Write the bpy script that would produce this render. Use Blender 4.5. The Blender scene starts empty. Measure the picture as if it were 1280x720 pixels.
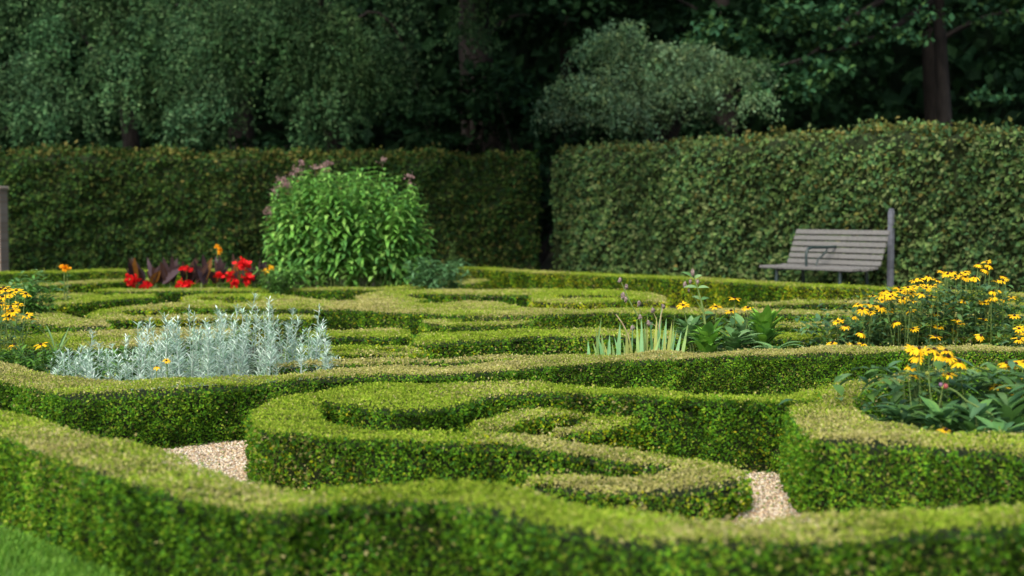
import bpy, math, random
import numpy as np
from mathutils import Vector, Matrix, Euler

SEED = 7
rng = np.random.default_rng(SEED)
random.seed(SEED)
scene = bpy.context.scene
COL = scene.collection

# ------------------------------------------------------------------ camera
CAM_H = 1.10
FPX = 1778.0                      # focal length in photo pixels (1280 wide) = 50 mm on 36 mm
PITCH = math.atan(95.0 / FPX)     # looking slightly down
cam_data = bpy.data.cameras.new('camera')
cam_data.lens = 50.0
cam_data.sensor_width = 36.0
cam_data.clip_start = 0.05
cam_data.clip_end = 600.0
cam_data.dof.use_dof = True
cam_data.dof.focus_distance = 7.9
cam_data.dof.aperture_fstop = 2.1
cam = bpy.data.objects.new('camera', cam_data)
COL.objects.link(cam)
cam.location = (0, 0, CAM_H)
cam.rotation_euler = (math.radians(90) - PITCH, 0, 0)
scene.camera = cam

# ------------------------------------------------------------------ light
SUN_EL, SUN_AZ = math.radians(47), math.radians(-158)    # azimuth measured from +Y clockwise: behind the camera, left
world = bpy.data.worlds.new('World')
scene.world = world
world.use_nodes = True
wn = world.node_tree
wn.nodes.clear()
sky = wn.nodes.new('ShaderNodeTexSky')
sky.sky_type = 'NISHITA'
sky.sun_disc = False
sky.sun_elevation = SUN_EL
sky.sun_rotation = SUN_AZ
sky.air_density = 1.0
sky.dust_density = 3.0
bg = wn.nodes.new('ShaderNodeBackground')
bg.inputs['Strength'].default_value = 0.15
wo = wn.nodes.new('ShaderNodeOutputWorld')
wn.links.new(sky.outputs['Color'], bg.inputs['Color'])
wn.links.new(bg.outputs['Background'], wo.inputs['Surface'])
sun_data = bpy.data.lights.new('sun', 'SUN')
sun_data.energy = 1.3
sun_data.angle = math.radians(30)
sun_data.color = (1.0, 0.94, 0.84)
sun = bpy.data.objects.new('sun', sun_data)
COL.objects.link(sun)
sd = Vector((math.sin(SUN_AZ) * math.cos(SUN_EL), math.cos(SUN_AZ) * math.cos(SUN_EL), math.sin(SUN_EL)))
sun.rotation_euler = (-sd).to_track_quat('-Z', 'Y').to_euler()
sun.location = (-6, -8, 14)
scene.view_settings.view_transform = 'Standard'
scene.view_settings.look = 'None'
scene.view_settings.gamma = 1.0
scene.view_settings.use_curve_mapping = False
scene.view_settings.exposure = 1.15
scene.cycles.max_bounces = 6
scene.cycles.diffuse_bounces = 3
scene.cycles.glossy_bounces = 2
scene.cycles.transmission_bounces = 3
scene.cycles.caustics_reflective = False
scene.cycles.caustics_refractive = False
scene.cycles.use_denoising = True

# ------------------------------------------------------------------ surveying helpers: photo pixel -> place in the garden
CP, SP = math.cos(PITCH), math.sin(PITCH)


def ray(px, py):
    a = (px - 640.0) / FPX
    b = (360.0 - py) / FPX
    return Vector((a, CP + b * SP, -SP + b * CP))


def on_plane(px, py, z):
    r = ray(px, py)
    t = (z - CAM_H) / r.z
    return Vector((0, 0, CAM_H)) + r * t


def at_depth(px, py, Y):
    r = ray(px, py)
    return Vector((0, 0, CAM_H)) + r * (Y / r.y)


# ------------------------------------------------------------------ materials
def mat_new(name):
    m = bpy.data.materials.new(name)
    m.use_nodes = True
    nt = m.node_tree
    nt.nodes.clear()
    out = nt.nodes.new('ShaderNodeOutputMaterial')
    return m, nt, out


def foliage_mat(name, rough=0.5, spec=0.3, transl=0.25, var=0.25, scale=6.0):
    """leaf material: colour of each leaf comes from the attribute 'tint', with a little blotchiness"""
    m, nt, out = mat_new(name)
    at = nt.nodes.new('ShaderNodeAttribute')
    at.attribute_name = 'tint'
    tc = nt.nodes.new('ShaderNodeTexCoord')
    nz = nt.nodes.new('ShaderNodeTexNoise')
    nz.inputs['Scale'].default_value = scale
    nz.inputs['Detail'].default_value = 3
    nt.links.new(tc.outputs['Object'], nz.inputs['Vector'])
    mr = nt.nodes.new('ShaderNodeMapRange')
    mr.inputs['From Min'].default_value = 0.3
    mr.inputs['From Max'].default_value = 0.7
    mr.inputs['To Min'].default_value = 1 - var
    mr.inputs['To Max'].default_value = 1 + var
    nt.links.new(nz.outputs['Fac'], mr.inputs['Value'])
    mx = nt.nodes.new('ShaderNodeVectorMath')
    mx.operation = 'SCALE'
    nt.links.new(at.outputs['Color'], mx.inputs[0])
    nt.links.new(mr.outputs['Result'], mx.inputs['Scale'])
    p = nt.nodes.new('ShaderNodeBsdfPrincipled')
    p.inputs['Roughness'].default_value = rough
    p.inputs['Specular IOR Level'].default_value = spec
    nt.links.new(mx.outputs['Vector'], p.inputs['Base Color'])
    if transl > 0:
        t = nt.nodes.new('ShaderNodeBsdfTranslucent')
        nt.links.new(mx.outputs['Vector'], t.inputs['Color'])
        s = nt.nodes.new('ShaderNodeMixShader')
        s.inputs['Fac'].default_value = transl
        nt.links.new(p.outputs['BSDF'], s.inputs[1])
        nt.links.new(t.outputs['BSDF'], s.inputs[2])
        nt.links.new(s.outputs['Shader'], out.inputs['Surface'])
    else:
        nt.links.new(p.outputs['BSDF'], out.inputs['Surface'])
    return m


def noise_mat(name, c1, c2, scale=8.0, rough=0.8, stretch=(1, 1, 1), bump=0.2, spec=0.2, detail=6, c3=None):
    m, nt, out = mat_new(name)
    tc = nt.nodes.new('ShaderNodeTexCoord')
    mp = nt.nodes.new('ShaderNodeMapping')
    mp.inputs['Scale'].default_value = stretch
    nt.links.new(tc.outputs['Object'], mp.inputs['Vector'])
    nz = nt.nodes.new('ShaderNodeTexNoise')
    nz.inputs['Scale'].default_value = scale
    nz.inputs['Detail'].default_value = detail
    nt.links.new(mp.outputs['Vector'], nz.inputs['Vector'])
    cr = nt.nodes.new('ShaderNodeValToRGB')
    cr.color_ramp.elements[0].position = 0.3
    cr.color_ramp.elements[0].color = (*c1, 1)
    cr.color_ramp.elements[1].position = 0.7
    cr.color_ramp.elements[1].color = (*c2, 1)
    if c3:
        e = cr.color_ramp.elements.new(0.5)
        e.color = (*c3, 1)
    nt.links.new(nz.outputs['Fac'], cr.inputs['Fac'])
    p = nt.nodes.new('ShaderNodeBsdfPrincipled')
    p.inputs['Roughness'].default_value = rough
    p.inputs['Specular IOR Level'].default_value = spec
    nt.links.new(cr.outputs['Color'], p.inputs['Base Color'])
    b = nt.nodes.new('ShaderNodeBump')
    b.inputs['Strength'].default_value = bump
    b.inputs['Distance'].default_value = 0.01
    nt.links.new(nz.outputs['Fac'], b.inputs['Height'])
    nt.links.new(b.outputs['Normal'], p.inputs['Normal'])
    nt.links.new(p.outputs['BSDF'], out.inputs['Surface'])
    return m


M_BOX = foliage_mat('box leaves', 0.6, 0.05, 0.32, 0.22, 5)
M_BEECH = foliage_mat('hornbeam leaves', 0.65, 0.06, 0.2, 0.25, 1.3)
M_TREE = foliage_mat('tree leaves', 0.65, 0.06, 0.2, 0.25, 1.0)
M_LEAF = foliage_mat('soft leaves', 0.5, 0.2, 0.3, 0.15, 12)
M_SILVER = foliage_mat('silver felted leaves', 0.85, 0.1, 0.15, 0.12, 15)
M_PETAL = foliage_mat('petals', 0.6, 0.15, 0.3, 0.1, 30)
M_CORE = noise_mat('hedge core shade', (0.008, 0.016, 0.004), (0.024, 0.034, 0.010), 30, 0.9, bump=0.5)  # core coloured near black, painted shade for the gaps between leaves
M_BARK = noise_mat('bark', (0.010, 0.0085, 0.007), (0.036, 0.030, 0.025), 6, 0.9, (4, 4, 0.7), 0.6)
M_STEM = noise_mat('green stem', (0.09, 0.15, 0.03), (0.15, 0.21, 0.06), 20, 0.6)
M_DRY = noise_mat('dry stem', (0.22, 0.17, 0.08), (0.38, 0.32, 0.18), 25, 0.8)
M_SEED = noise_mat('dry seed head', (0.09, 0.065, 0.055), (0.30, 0.24, 0.20), 60, 0.9, bump=0.6)
M_CONE = noise_mat('flower cone', (0.012, 0.006, 0.004), (0.06, 0.025, 0.012), 200, 0.9, bump=0.8)
M_SOIL = noise_mat('soil', (0.03, 0.022, 0.015), (0.075, 0.055, 0.04), 18, 0.95, bump=0.8)
M_WOODFLOOR = noise_mat('leaf litter', (0.012, 0.016, 0.008), (0.04, 0.04, 0.02), 3, 0.95, bump=0.6)
M_LAWN = noise_mat('lawn turf', (0.025, 0.06, 0.012), (0.06, 0.13, 0.02), 14, 0.9, bump=0.6)
M_GRAVEL = noise_mat('gravel bed', (0.17, 0.115, 0.06), (0.46, 0.35, 0.21), 110, 0.9, bump=1.0, detail=4, c3=(0.35, 0.25, 0.14))
M_STONE = foliage_mat('pebbles', 0.7, 0.3, 0.0, 0.1, 60)
M_TEAK = noise_mat('weathered timber', (0.07, 0.069, 0.062), (0.20, 0.198, 0.182), 9, 0.75, (1.2, 14, 14), 0.35)
M_IRON = noise_mat('dark green iron', (0.008, 0.02, 0.02), (0.02, 0.04, 0.035), 12, 0.4, bump=0.1, spec=0.5)
M_POST = noise_mat('grey painted post', (0.07, 0.078, 0.09), (0.14, 0.15, 0.17), 5, 0.7, (1, 1, 3), 0.2)


def brick_mat():
    m, nt, out = mat_new('brick pier')
    tc = nt.nodes.new('ShaderNodeTexCoord')
    mp = nt.nodes.new('ShaderNodeMapping')
    mp.inputs['Rotation'].default_value = (math.radians(90), 0, 0)
    nt.links.new(tc.outputs['Object'], mp.inputs['Vector'])
    b = nt.nodes.new('ShaderNodeTexBrick')
    b.inputs['Scale'].default_value = 4.4
    b.inputs['Color1'].default_value = (0.27, 0.19, 0.12, 1)
    b.inputs['Color2'].default_value = (0.36, 0.27, 0.19, 1)
    b.inputs['Mortar'].default_value = (0.30, 0.27, 0.22, 1)
    b.inputs['Mortar Size'].default_value = 0.02
    b.inputs['Row Height'].default_value = 0.30
    nt.links.new(mp.outputs['Vector'], b.inputs['Vector'])
    p = nt.nodes.new('ShaderNodeBsdfPrincipled')
    p.inputs['Roughness'].default_value = 0.9
    nt.links.new(b.outputs['Color'], p.inputs['Base Color'])
    nt.links.new(p.outputs['BSDF'], out.inputs['Surface'])
    return m


M_BRICK = brick_mat()


# ------------------------------------------------------------------ mesh collector
class Geo:
    def __init__(self):
        self.v, self.f, self.c, self.m, self.sm = [], [], [], [], []
        self.n = 0

    def add(self, verts, faces, col=(0.5, 0.5, 0.5), mat=0, smooth=False):
        verts = np.asarray(verts, dtype=np.float32).reshape(-1, 3)
        faces = np.asarray(faces, dtype=np.int32)
        k = len(faces)
        if k == 0:
            return
        self.v.append(verts)
        self.f.append(faces + self.n)
        self.n += len(verts)
        c = np.asarray(col, dtype=np.float32)
        if c.ndim == 1:
            c = np.tile(c[None, :], (k, 1))
        self.c.append(c)
        self.m.append(np.full(k, mat, dtype=np.int32))
        self.sm.append(np.full(k, smooth, dtype=bool))

    def build(self, name, mats, parent=None, origin=(0, 0, 0), link=True):
        if not isinstance(mats, (list, tuple)):
            mats = [mats]
        me = bpy.data.meshes.new(name)
        V = np.concatenate(self.v) - np.asarray(origin, dtype=np.float32)[None, :]
        tot = np.concatenate([np.full(len(f), f.shape[1], dtype=np.int32) for f in self.f])
        loops = np.concatenate([f.ravel() for f in self.f]).astype(np.int32)
        start = np.concatenate([[0], np.cumsum(tot)[:-1]]).astype(np.int32)
        me.vertices.add(len(V))
        me.vertices.foreach_set('co', V.astype(np.float32).ravel())
        me.loops.add(len(loops))
        me.loops.foreach_set('vertex_index', loops)
        me.polygons.add(len(tot))
        me.polygons.foreach_set('loop_start', start)
        me.polygons.foreach_set('material_index', np.concatenate(self.m))
        me.polygons.foreach_set('use_smooth', np.concatenate(self.sm))
        a = me.attributes.new('tint', 'FLOAT_COLOR', 'FACE')
        c = np.concatenate(self.c)
        c4 = np.concatenate([c, np.ones((len(c), 1), dtype=np.float32)], axis=1)
        a.data.foreach_set('color', c4.astype(np.float32).ravel())
        me.update(calc_edges=True)
        for mt in mats:
            me.materials.append(mt)
        o = bpy.data.objects.new(name, me)
        if link:
            COL.objects.link(o)
        if parent is not None:
            o.parent = parent
        return o


def nrm(a):
    return a / np.maximum(np.linalg.norm(a, axis=-1, keepdims=True), 1e-9)


def rand_dir(n):
    return nrm(rng.normal(size=(n, 3)))


def leaf_quads(g, P, D, N, L, W, col, mat=0, fold=0.12):
    """n rhombic leaves: base P, direction D, normal N, length L, width W"""
    n = len(P)
    D = nrm(D)
    S = nrm(np.cross(D, N))
    U = np.cross(S, D)
    L = np.broadcast_to(np.asarray(L, dtype=float), (n,))[:, None]
    W = np.broadcast_to(np.asarray(W, dtype=float), (n,))[:, None]
    mid = P + D * L * 0.5
    V = np.stack([P, mid + S * W * 0.5 + U * W * fold, P + D * L, mid - S * W * 0.5 + U * W * fold], axis=1)
    F = np.arange(n * 4).reshape(n, 4)
    g.add(V.reshape(-1, 3), F, col, mat)


def blades(g, P, D, N, L, W, col, droop=0.3, fold=0.15, k=5, prof='leaf', mat=0, smooth=True):
    """n curved leaves with a folded midrib, k stations along the length"""
    n = len(P)
    D = nrm(D)
    S = nrm(np.cross(D, N))
    U = np.cross(S, D)
    L = np.broadcast_to(np.asarray(L, dtype=float), (n,))[:, None]
    W = np.broadcast_to(np.asarray(W, dtype=float), (n,))[:, None]
    dr = np.broadcast_to(np.asarray(droop, dtype=float), (n,))[:, None]
    s = np.linspace(0, 1, k)
    if prof == 'leaf':
        w = np.sin(np.pi * np.clip(s, 0, 1) ** 0.8) * 0.98 + 0.03
        w[-1] = 0.02
    elif prof == 'petal':
        w = np.interp(s, [0, 0.15, 0.5, 0.85, 1], [0.35, 0.7, 1, 0.8, 0.25])
    else:      # sword
        w = np.interp(s, [0, 0.3, 0.7, 1], [0.8, 1, 0.8, 0.04])
    rows = []
    for j in range(k):
        c = P + D * L * s[j]
        c = c + np.array([[0, 0, -1.0]]) * dr * L * s[j] ** 2
        rows.append(np.stack([c + S * W * 0.5 * w[j] + U * W * fold * w[j], c, c - S * W * 0.5 * w[j] + U * W * fold * w[j]], axis=1))
    V = np.stack(rows, axis=1)             # n,k,3,3
    idx = np.arange(n * k * 3).reshape(n, k, 3)
    fl = np.stack([idx[:, :-1, 0], idx[:, :-1, 1], idx[:, 1:, 1], idx[:, 1:, 0]], axis=-1)
    fr = np.stack([idx[:, :-1, 1], idx[:, :-1, 2], idx[:, 1:, 2], idx[:, 1:, 1]], axis=-1)
    F = np.stack([fl, fr], axis=2).reshape(-1, 4)
    c = np.asarray(col, dtype=np.float32)
    if c.ndim == 2:
        c = np.repeat(c, 2 * (k - 1), axis=0)
    g.add(V.reshape(-1, 3), F, c, mat, smooth)


def tube(g, pts, radii, seg=7, col=(0.1, 0.1, 0.1), mat=0, cap=True):
    pts = np.asarray([list(p) for p in pts], dtype=float)
    n = len(pts)
    radii = np.broadcast_to(np.asarray(radii, dtype=float), (n,))
    T = np.gradient(pts, axis=0)
    T = nrm(T)
    ref = np.array([0.0, 0.0, 1.0]) if abs(T[0, 2]) < 0.9 else np.array([1.0, 0.0, 0.0])
    A = nrm(np.cross(T, ref[None, :]))
    B = np.cross(T, A)
    th = np.linspace(0, 2 * np.pi, seg, endpoint=False)
    V = pts[:, None, :] + radii[:, None, None] * (np.cos(th)[None, :, None] * A[:, None, :] + np.sin(th)[None, :, None] * B[:, None, :])
    i = np.arange(n * seg).reshape(n, seg)
    j = np.roll(i, -1, axis=1)
    F = np.stack([i[:-1], j[:-1], j[1:], i[1:]], axis=-1).reshape(-1, 4)
    g.add(V.reshape(-1, 3), F, col, mat, True)
    if cap:
        g.add(V[-1], np.arange(seg)[None, :], col, mat)
        g.add(V[0], np.arange(seg)[None, ::-1], col, mat)


def box(g, c, x, y, z, hx, hy, hz, col=(0.5, 0.5, 0.5), mat=0, bev=0.006):
    """box with chamfered edges: centre c, unit axes x y z, half sizes"""
    c, x, y, z = [np.asarray(list(a), dtype=float) for a in (c, x, y, z)]
    b = min(bev, hx * 0.45, hy * 0.45, hz * 0.45)
    import bmesh
    bm = bmesh.new()
    bmesh.ops.create_cube(bm, size=2.0)
    for v in bm.verts:
        v.co = Vector((v.co.x * hx, v.co.y * hy, v.co.z * hz))
    if b > 0:
        bmesh.ops.bevel(bm, geom=bm.edges[:], offset=b, segments=1, affect='EDGES')
    bm.verts.index_update()
    V = np.array([c + x * v.co.x + y * v.co.y + z * v.co.z for v in bm.verts])
    for f in bm.faces:
        pass
    quads = [[v.index for v in f.verts] for f in bm.faces]
    bm.free()
    base = g.n
    first = True
    for kk in (3, 4):
        fs = [q for q in quads if len(q) == kk]
        if fs:
            if first:
                g.add(V, fs, col, mat)
                first = False
            else:
                g.f.append(np.asarray(fs, dtype=np.int32) + base)
                g.c.append(np.tile(np.asarray(col, dtype=np.float32)[None, :], (len(fs), 1)))
                g.m.append(np.full(len(fs), mat, dtype=np.int32))
                g.sm.append(np.zeros(len(fs), dtype=bool))


def ellipsoid(g, c, r, col, mat=0, nu=10, nv=6, lump=0.0):
    c = np.asarray(list(c), dtype=float)
    r = np.broadcast_to(np.asarray(r, dtype=float), (3,))
    u = np.linspace(0, 2 * np.pi, nu, endpoint=False)
    v = np.linspace(0.12, np.pi - 0.12, nv)
    X = np.stack([np.sin(v)[:, None] * np.cos(u)[None, :], np.sin(v)[:, None] * np.sin(u)[None, :],
                  np.repeat(np.cos(v)[:, None], nu, axis=1)], axis=-1)
    X = X * (1 + lump * rng.normal(size=(nv, nu, 1)))
    V = c + X * r
    i = np.arange(nv * nu).reshape(nv, nu)
    j = np.roll(i, -1, axis=1)
    F = np.stack([i[:-1], i[1:], j[1:], j[:-1]], axis=-1).reshape(-1, 4)
    g.add(V.reshape(-1, 3), F, col, mat, True)
    g.add(V[0], np.arange(nu)[None, :], col, mat)
    g.add(V[-1], np.arange(nu)[None, ::-1], col, mat)


class SineNoise:
    def __init__(self, freq, n=7, aniso=(1, 1, 1)):
        self.k = rng.normal(size=(n, 3)) * freq * np.asarray(aniso)
        self.p = rng.uniform(0, 6.28, n)

    def __call__(self, X):
        return np.sin(X @ self.k.T + self.p).sum(axis=1) / math.sqrt(len(self.p) / 2.0)


# ------------------------------------------------------------------ properties
def tag(o, label=None, cat=None, group=None, kind=None):
    if label:
        o['label'] = label
    if cat:
        o['category'] = cat
    if group:
        o['group'] = group
    if kind:
        o['kind'] = kind
    return o


def thing(name, label, cat, loc=(0, 0, 0), group=None):
    o = bpy.data.objects.new(name, None)
    o.empty_display_size = 0.1
    o.location = loc
    COL.objects.link(o)
    return tag(o, label, cat, group)


# ------------------------------------------------------------------ ground
def sheet(name, poly, z, mat, kind='structure'):
    g = Geo()
    g.add([(x, y, z) for x, y in poly], [list(range(len(poly)))])
    return tag(g.build(name, mat), kind=kind)


sheet('ground', [(-300, -60), (300, -60), (300, 500), (-300, 500)], 0.0, M_WOODFLOOR)
sheet('gravel_path', [(-16, 2.0), (16, 2.0), (16, 8.6), (-16, 8.6)], 0.004, M_GRAVEL)
lawn_edge = [on_plane(px, py, 0.0) for px, py in [(-700, 560), (-80, 632), (0, 650), (50, 672), (100, 694), (160, 722), (240, 752), (330, 775), (420, 770), (800, 850), (1400, 800), (2200, 760)]]
sheet('lawn', [(p.x, p.y) for p in lawn_edge] + [(12, -20), (-16, -20), (-16, lawn_edge[0].y)], 0.008, M_LAWN)


sheet('soil', [(-3.2, 6.9), (-0.75, 7.1), (-0.6, 9.0), (-3.4, 9.4)], 0.008, M_SOIL)
sheet('soil', [(0.3, 8.45), (6.5, 8.6), (6.5, 10.6), (0.3, 9.9)], 0.012, M_SOIL)
sheet('soil', [(1.45, 5.2), (4.2, 4.9), (4.2, 7.2), (1.5, 6.6)], 0.008, M_SOIL)
sheet('soil', [(-5.2, 16.6), (-0.3, 16.9), (-0.3, 19.2), (-5.2, 19.0)], 0.008, M_SOIL)


def resample(P, step):
    P = np.asarray(P, dtype=float)
    d = np.concatenate([[0], np.cumsum(np.linalg.norm(np.diff(P, axis=0), axis=1))])
    n = max(4, int(d[-1] / step) + 1)
    t = np.linspace(0, d[-1], n)
    return np.stack([np.interp(t, d, P[:, i]) for i in range(P.shape[1])], axis=1)


def smooth_rows(A, it):
    A = A.copy()
    for _ in range(it):
        A[1:-1] = 0.25 * A[:-2] + 0.5 * A[1:-1] + 0.25 * A[2:]
    return A


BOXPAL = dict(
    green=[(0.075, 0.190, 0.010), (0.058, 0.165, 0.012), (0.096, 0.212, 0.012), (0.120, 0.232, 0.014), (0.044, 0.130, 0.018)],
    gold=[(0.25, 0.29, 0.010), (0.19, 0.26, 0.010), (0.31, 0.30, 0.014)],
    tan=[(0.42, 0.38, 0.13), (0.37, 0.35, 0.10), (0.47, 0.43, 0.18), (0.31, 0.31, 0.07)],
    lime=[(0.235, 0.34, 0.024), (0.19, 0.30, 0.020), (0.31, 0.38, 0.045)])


def pick(pal, n):
    pal = np.asarray(pal)
    return pal[rng.integers(0, len(pal), n)]


n_tuft = SineNoise(85)
n_mid = SineNoise(14)
n_low = SineNoise(3.2)
n_streak = SineNoise(26, aniso=(1, 1, 0.18))
n_patch = SineNoise(6.5)


def ribbon_grid(A, B, H, step, cap=(True, True), smooth=5):
    """rails A,B (n,2) + heights (n) -> grid of points round the clipped cross-section"""
    Z = np.concatenate([A, B, H[:, None]], axis=1)
    mid = (A + B) / 2
    d = np.concatenate([[0], np.cumsum(np.linalg.norm(np.diff(mid, axis=0), axis=1))])
    n = max(6, int(d[-1] / step) + 1)
    t = np.linspace(0, d[-1], n)
    R = np.stack([np.interp(t, d, Z[:, i]) for i in range(5)], axis=1)
    R = smooth_rows(R, smooth)
    A, B, H = R[:, 0:2], R[:, 2:4], R[:, 4]
    mid, half = (A + B) / 2, (B - A) / 2
    L = d[-1]
    e = 0.07
    s = np.ones(n)
    if cap[0]:
        u = np.clip(t / e, 0, 1)
        s *= np.sqrt(np.clip(1 - (1 - u) ** 2, 0.02, 1))
    if cap[1]:
        u = np.clip((L - t) / e, 0, 1)
        s *= np.sqrt(np.clip(1 - (1 - u) ** 2, 0.02, 1))
    # profile: (lateral -1..1, vertical 0..1)
    r = 0.14
    prof = [(-1.0, 0.0), (-1.01, 0.2), (-1.01, 0.4), (-1.01, 0.6), (-1.0, 0.8), (-0.995, 0.93), (-0.955, 0.99), (-0.86, 1.0),
            (-0.55, 1.0), (-0.27, 1.0), (0, 1.0), (0.27, 1.0), (0.55, 1.0), (0.86, 1.0), (0.955, 0.99), (0.995, 0.93), (1.0, 0.8),
            (1.01, 0.6), (1.01, 0.4), (1.01, 0.2), (1.0, 0.0)]
    G = np.zeros((n, len(prof), 3))
    for j, (a, b) in enumerate(prof):
        G[:, j, 0:2] = mid + half * (a * s)[:, None]
        G[:, j, 2] = 0.004 + b * (H - 0.004) * (0.25 + 0.75 * np.minimum(1, s * 1.4))
    return G


def grid_faces(n, m):
    i = np.arange(n * m).reshape(n, m)
    return np.stack([i[:-1, :-1], i[1:, :-1], i[1:, 1:], i[:-1, 1:]], axis=-1).reshape(-1, 4)


def hedge_ribbon(g, rows, leaf=0.017, cover=2.0, tan_top=0.5, gold=0.0, closed_end=(True, True), rough=0.8, dark=1.0, smooth=5, green=0.0):
    """rows: list of (px1,py1, px2,py2, h): both top edges of the clipped hedge as surveyed"""
    A = np.array([list(on_plane(r[0], r[1], r[4]))[:2] for r in rows])
    B = np.array([list(on_plane(r[2], r[3], r[4]))[:2] for r in rows])
    H = np.array([r[4] for r in rows]) - 0.6 * leaf
    G = ribbon_grid(A, B, H, 0.045, closed_end, smooth)
    n, m, _ = G.shape

    def face_normals(V, F):
        q = V[F]
        nn = np.cross(q[:, 2] - q[:, 0], q[:, 3] - q[:, 1])
        ar = np.linalg.norm(nn, axis=1) * 0.5
        return nrm(nn), ar

    V = G.reshape(-1, 3)
    F = grid_faces(n, m)
    N, ar = face_normals(V, F)
    cen = V[F].mean(axis=1)
    # orientation: make normals point out
    topmid = F.reshape(n - 1, m - 1, 4)[:, m // 2]
    tN, _ = face_normals(V, topmid)
    if tN[:, 2].mean() < 0:
        N = -N
    vn = np.zeros_like(V)
    for c in range(4):
        np.add.at(vn, F[:, c], N * ar[:, None])
    vn = nrm(vn)
    disp = rough * (0.007 * n_mid(V) + 0.009 * n_low(V))
    disp *= np.clip(V[:, 2] / 0.05, 0.15, 1)
    V = V + vn * disp[:, None]
    core = V - vn * 0.036
    core[:, 2] = np.maximum(core[:, 2], 0.003)
    g.add(core, F, (0.02, 0.025, 0.01), 1, True)
    # leaves
    P_ar = ar.copy()
    cen = V[F].mean(axis=1)
    view = nrm(np.array([[0, 0, CAM_H]]) - cen)
    facing = (N * view).sum(axis=1)
    P_ar = np.where(facing < -0.15, P_ar * 0.35, P_ar)
    la = leaf * leaf * 0.62 * 0.5
    cnt = int(P_ar.sum() * cover / la)
    pr = P_ar / P_ar.sum()
    fi = rng.choice(len(F), size=cnt, p=pr)
    a, b = rng.uniform(size=(2, cnt, 1))
    q = V[F[fi]]
    P = (q[:, 0] * (1 - a) + q[:, 1] * a) * (1 - b) + (q[:, 3] * (1 - a) + q[:, 2] * a) * b
    qn = vn[F[fi]]
    Nn = nrm((qn[:, 0] * (1 - a) + qn[:, 1] * a) * (1 - b) + (qn[:, 3] * (1 - a) + qn[:, 2] * a) * b)
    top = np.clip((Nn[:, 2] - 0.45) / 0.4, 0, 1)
    tuft = n_tuft(P)
    depth = rng.exponential(0.010, cnt) * (1 - 0.55 * top) - 0.007
    depth = depth * min(1.0, rough + 0.2) - (0.012 - 0.008 * top) * rough * np.clip(tuft, -1.2, 1.5)
    P = P - Nn * depth[:, None]
    stray = rng.uniform(size=cnt) < 0.016
    P = P + Nn * (stray * rng.uniform(0.004, 0.036, cnt))[:, None]
    D = nrm(rand_dir(cnt) + Nn * (0.75 - 0.45 * top[:, None]) + np.array([[0, 0, 0.25]]))
    Nl = nrm(Nn * 0.9 + rand_dir(cnt) * 0.9)
    sz = leaf * rng.uniform(0.65, 1.25, cnt) * (1 - 0.3 * top)
    # colour of each leaf
    patch = n_patch(P) + 0.6 * n_low(P)
    streak = n_streak(P)
    col = pick(BOXPAL['green'], cnt)
    fresh = rng.uniform(size=cnt) < np.clip(0.10 + 0.08 * patch + 0.06 * tuft, 0.01, 0.5)
    col = np.where(fresh[:, None], pick(BOXPAL['lime'], cnt) * 0.7, col)
    isgold = rng.uniform(size=cnt) < gold * np.clip(0.75 + 0.25 * patch, 0.2, 1)
    col = np.where(isgold[:, None], pick(BOXPAL['gold'], cnt), col)
    col = col * (1 + 0.10 * np.clip(patch, -2, 2) + 0.2 * np.clip(streak, -1.5, 1.5) + 0.16 * np.clip(tuft, -1.5, 1.5))[:, None]  # tuft term paints shade: gaps between tufts darker, outstanding leaves lighter
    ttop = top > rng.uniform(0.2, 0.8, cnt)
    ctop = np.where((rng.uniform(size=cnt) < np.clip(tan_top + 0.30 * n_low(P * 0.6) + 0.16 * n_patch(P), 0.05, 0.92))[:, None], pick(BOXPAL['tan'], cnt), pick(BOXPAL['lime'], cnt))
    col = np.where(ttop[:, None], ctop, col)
    bt = (rng.uniform(size=cnt) < np.clip(0.02 + 0.05 * n_patch(P * 0.7) + 0.02 * patch, 0.004, 0.22)) & ~ttop
    col = np.where(bt[:, None], pick(BOXPAL['tan'], cnt) * 0.7, col)
    col = col * rng.uniform(0.8, 1.2, (cnt, 1)) * dark
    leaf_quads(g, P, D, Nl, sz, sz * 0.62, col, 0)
    return cnt


TOTAL = 0


def box_hedge(label, ribbons, group=None, **kw):
    """one clipped box hedge; several ribbons when its runs grow together"""
    global TOTAL
    g = Geo()
    for rows, over in ribbons:
        k = dict(kw)
        k.update(over)
        TOTAL += hedge_ribbon(g, rows, **k)
    allv = np.concatenate(g.v)
    c = allv.mean(axis=0)
    o = g.build('box_hedge', [M_BOX, M_CORE], None, (c[0], c[1], 0))
    o.location = (c[0], c[1], 0)
    return tag(o, label, 'hedge', group or 'clipped box hedges of the parterre')


def strip(near, h, w):
    """rows from the near top edge and a hedge width in metres"""
    pts = [on_plane(px, py, h) for px, py in near]
    out = []
    for i, p in enumerate(pts):
        a, b = pts[max(0, i - 1)], pts[min(len(pts) - 1, i + 1)]
        t = (b - a).normalized()
        nv = Vector((-t.y, t.x, 0))
        q = p + nv * w
        out.append((p, q, h))
    return out


_old_on_plane = on_plane


def rows_h(lst, h):
    return [(*r, h) for r in lst]


def strip_rows(near, h, w):
    res = []
    for p, q, hh in strip(near, h, w):
        def proj(v):
            d = v - Vector((0, 0, CAM_H))
            yc = d.y * CP - d.z * SP
            zc = d.y * SP + d.z * CP
            return 640 + FPX * d.x / yc, 360 - FPX * zc / yc
        a, b = proj(p), proj(q)
        res.append((a[0], a[1], b[0], b[1], hh))
    return res


NEARK = dict(leaf=0.0160, cover=2.1)
FOCK = dict(leaf=0.0150, cover=2.1)

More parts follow.
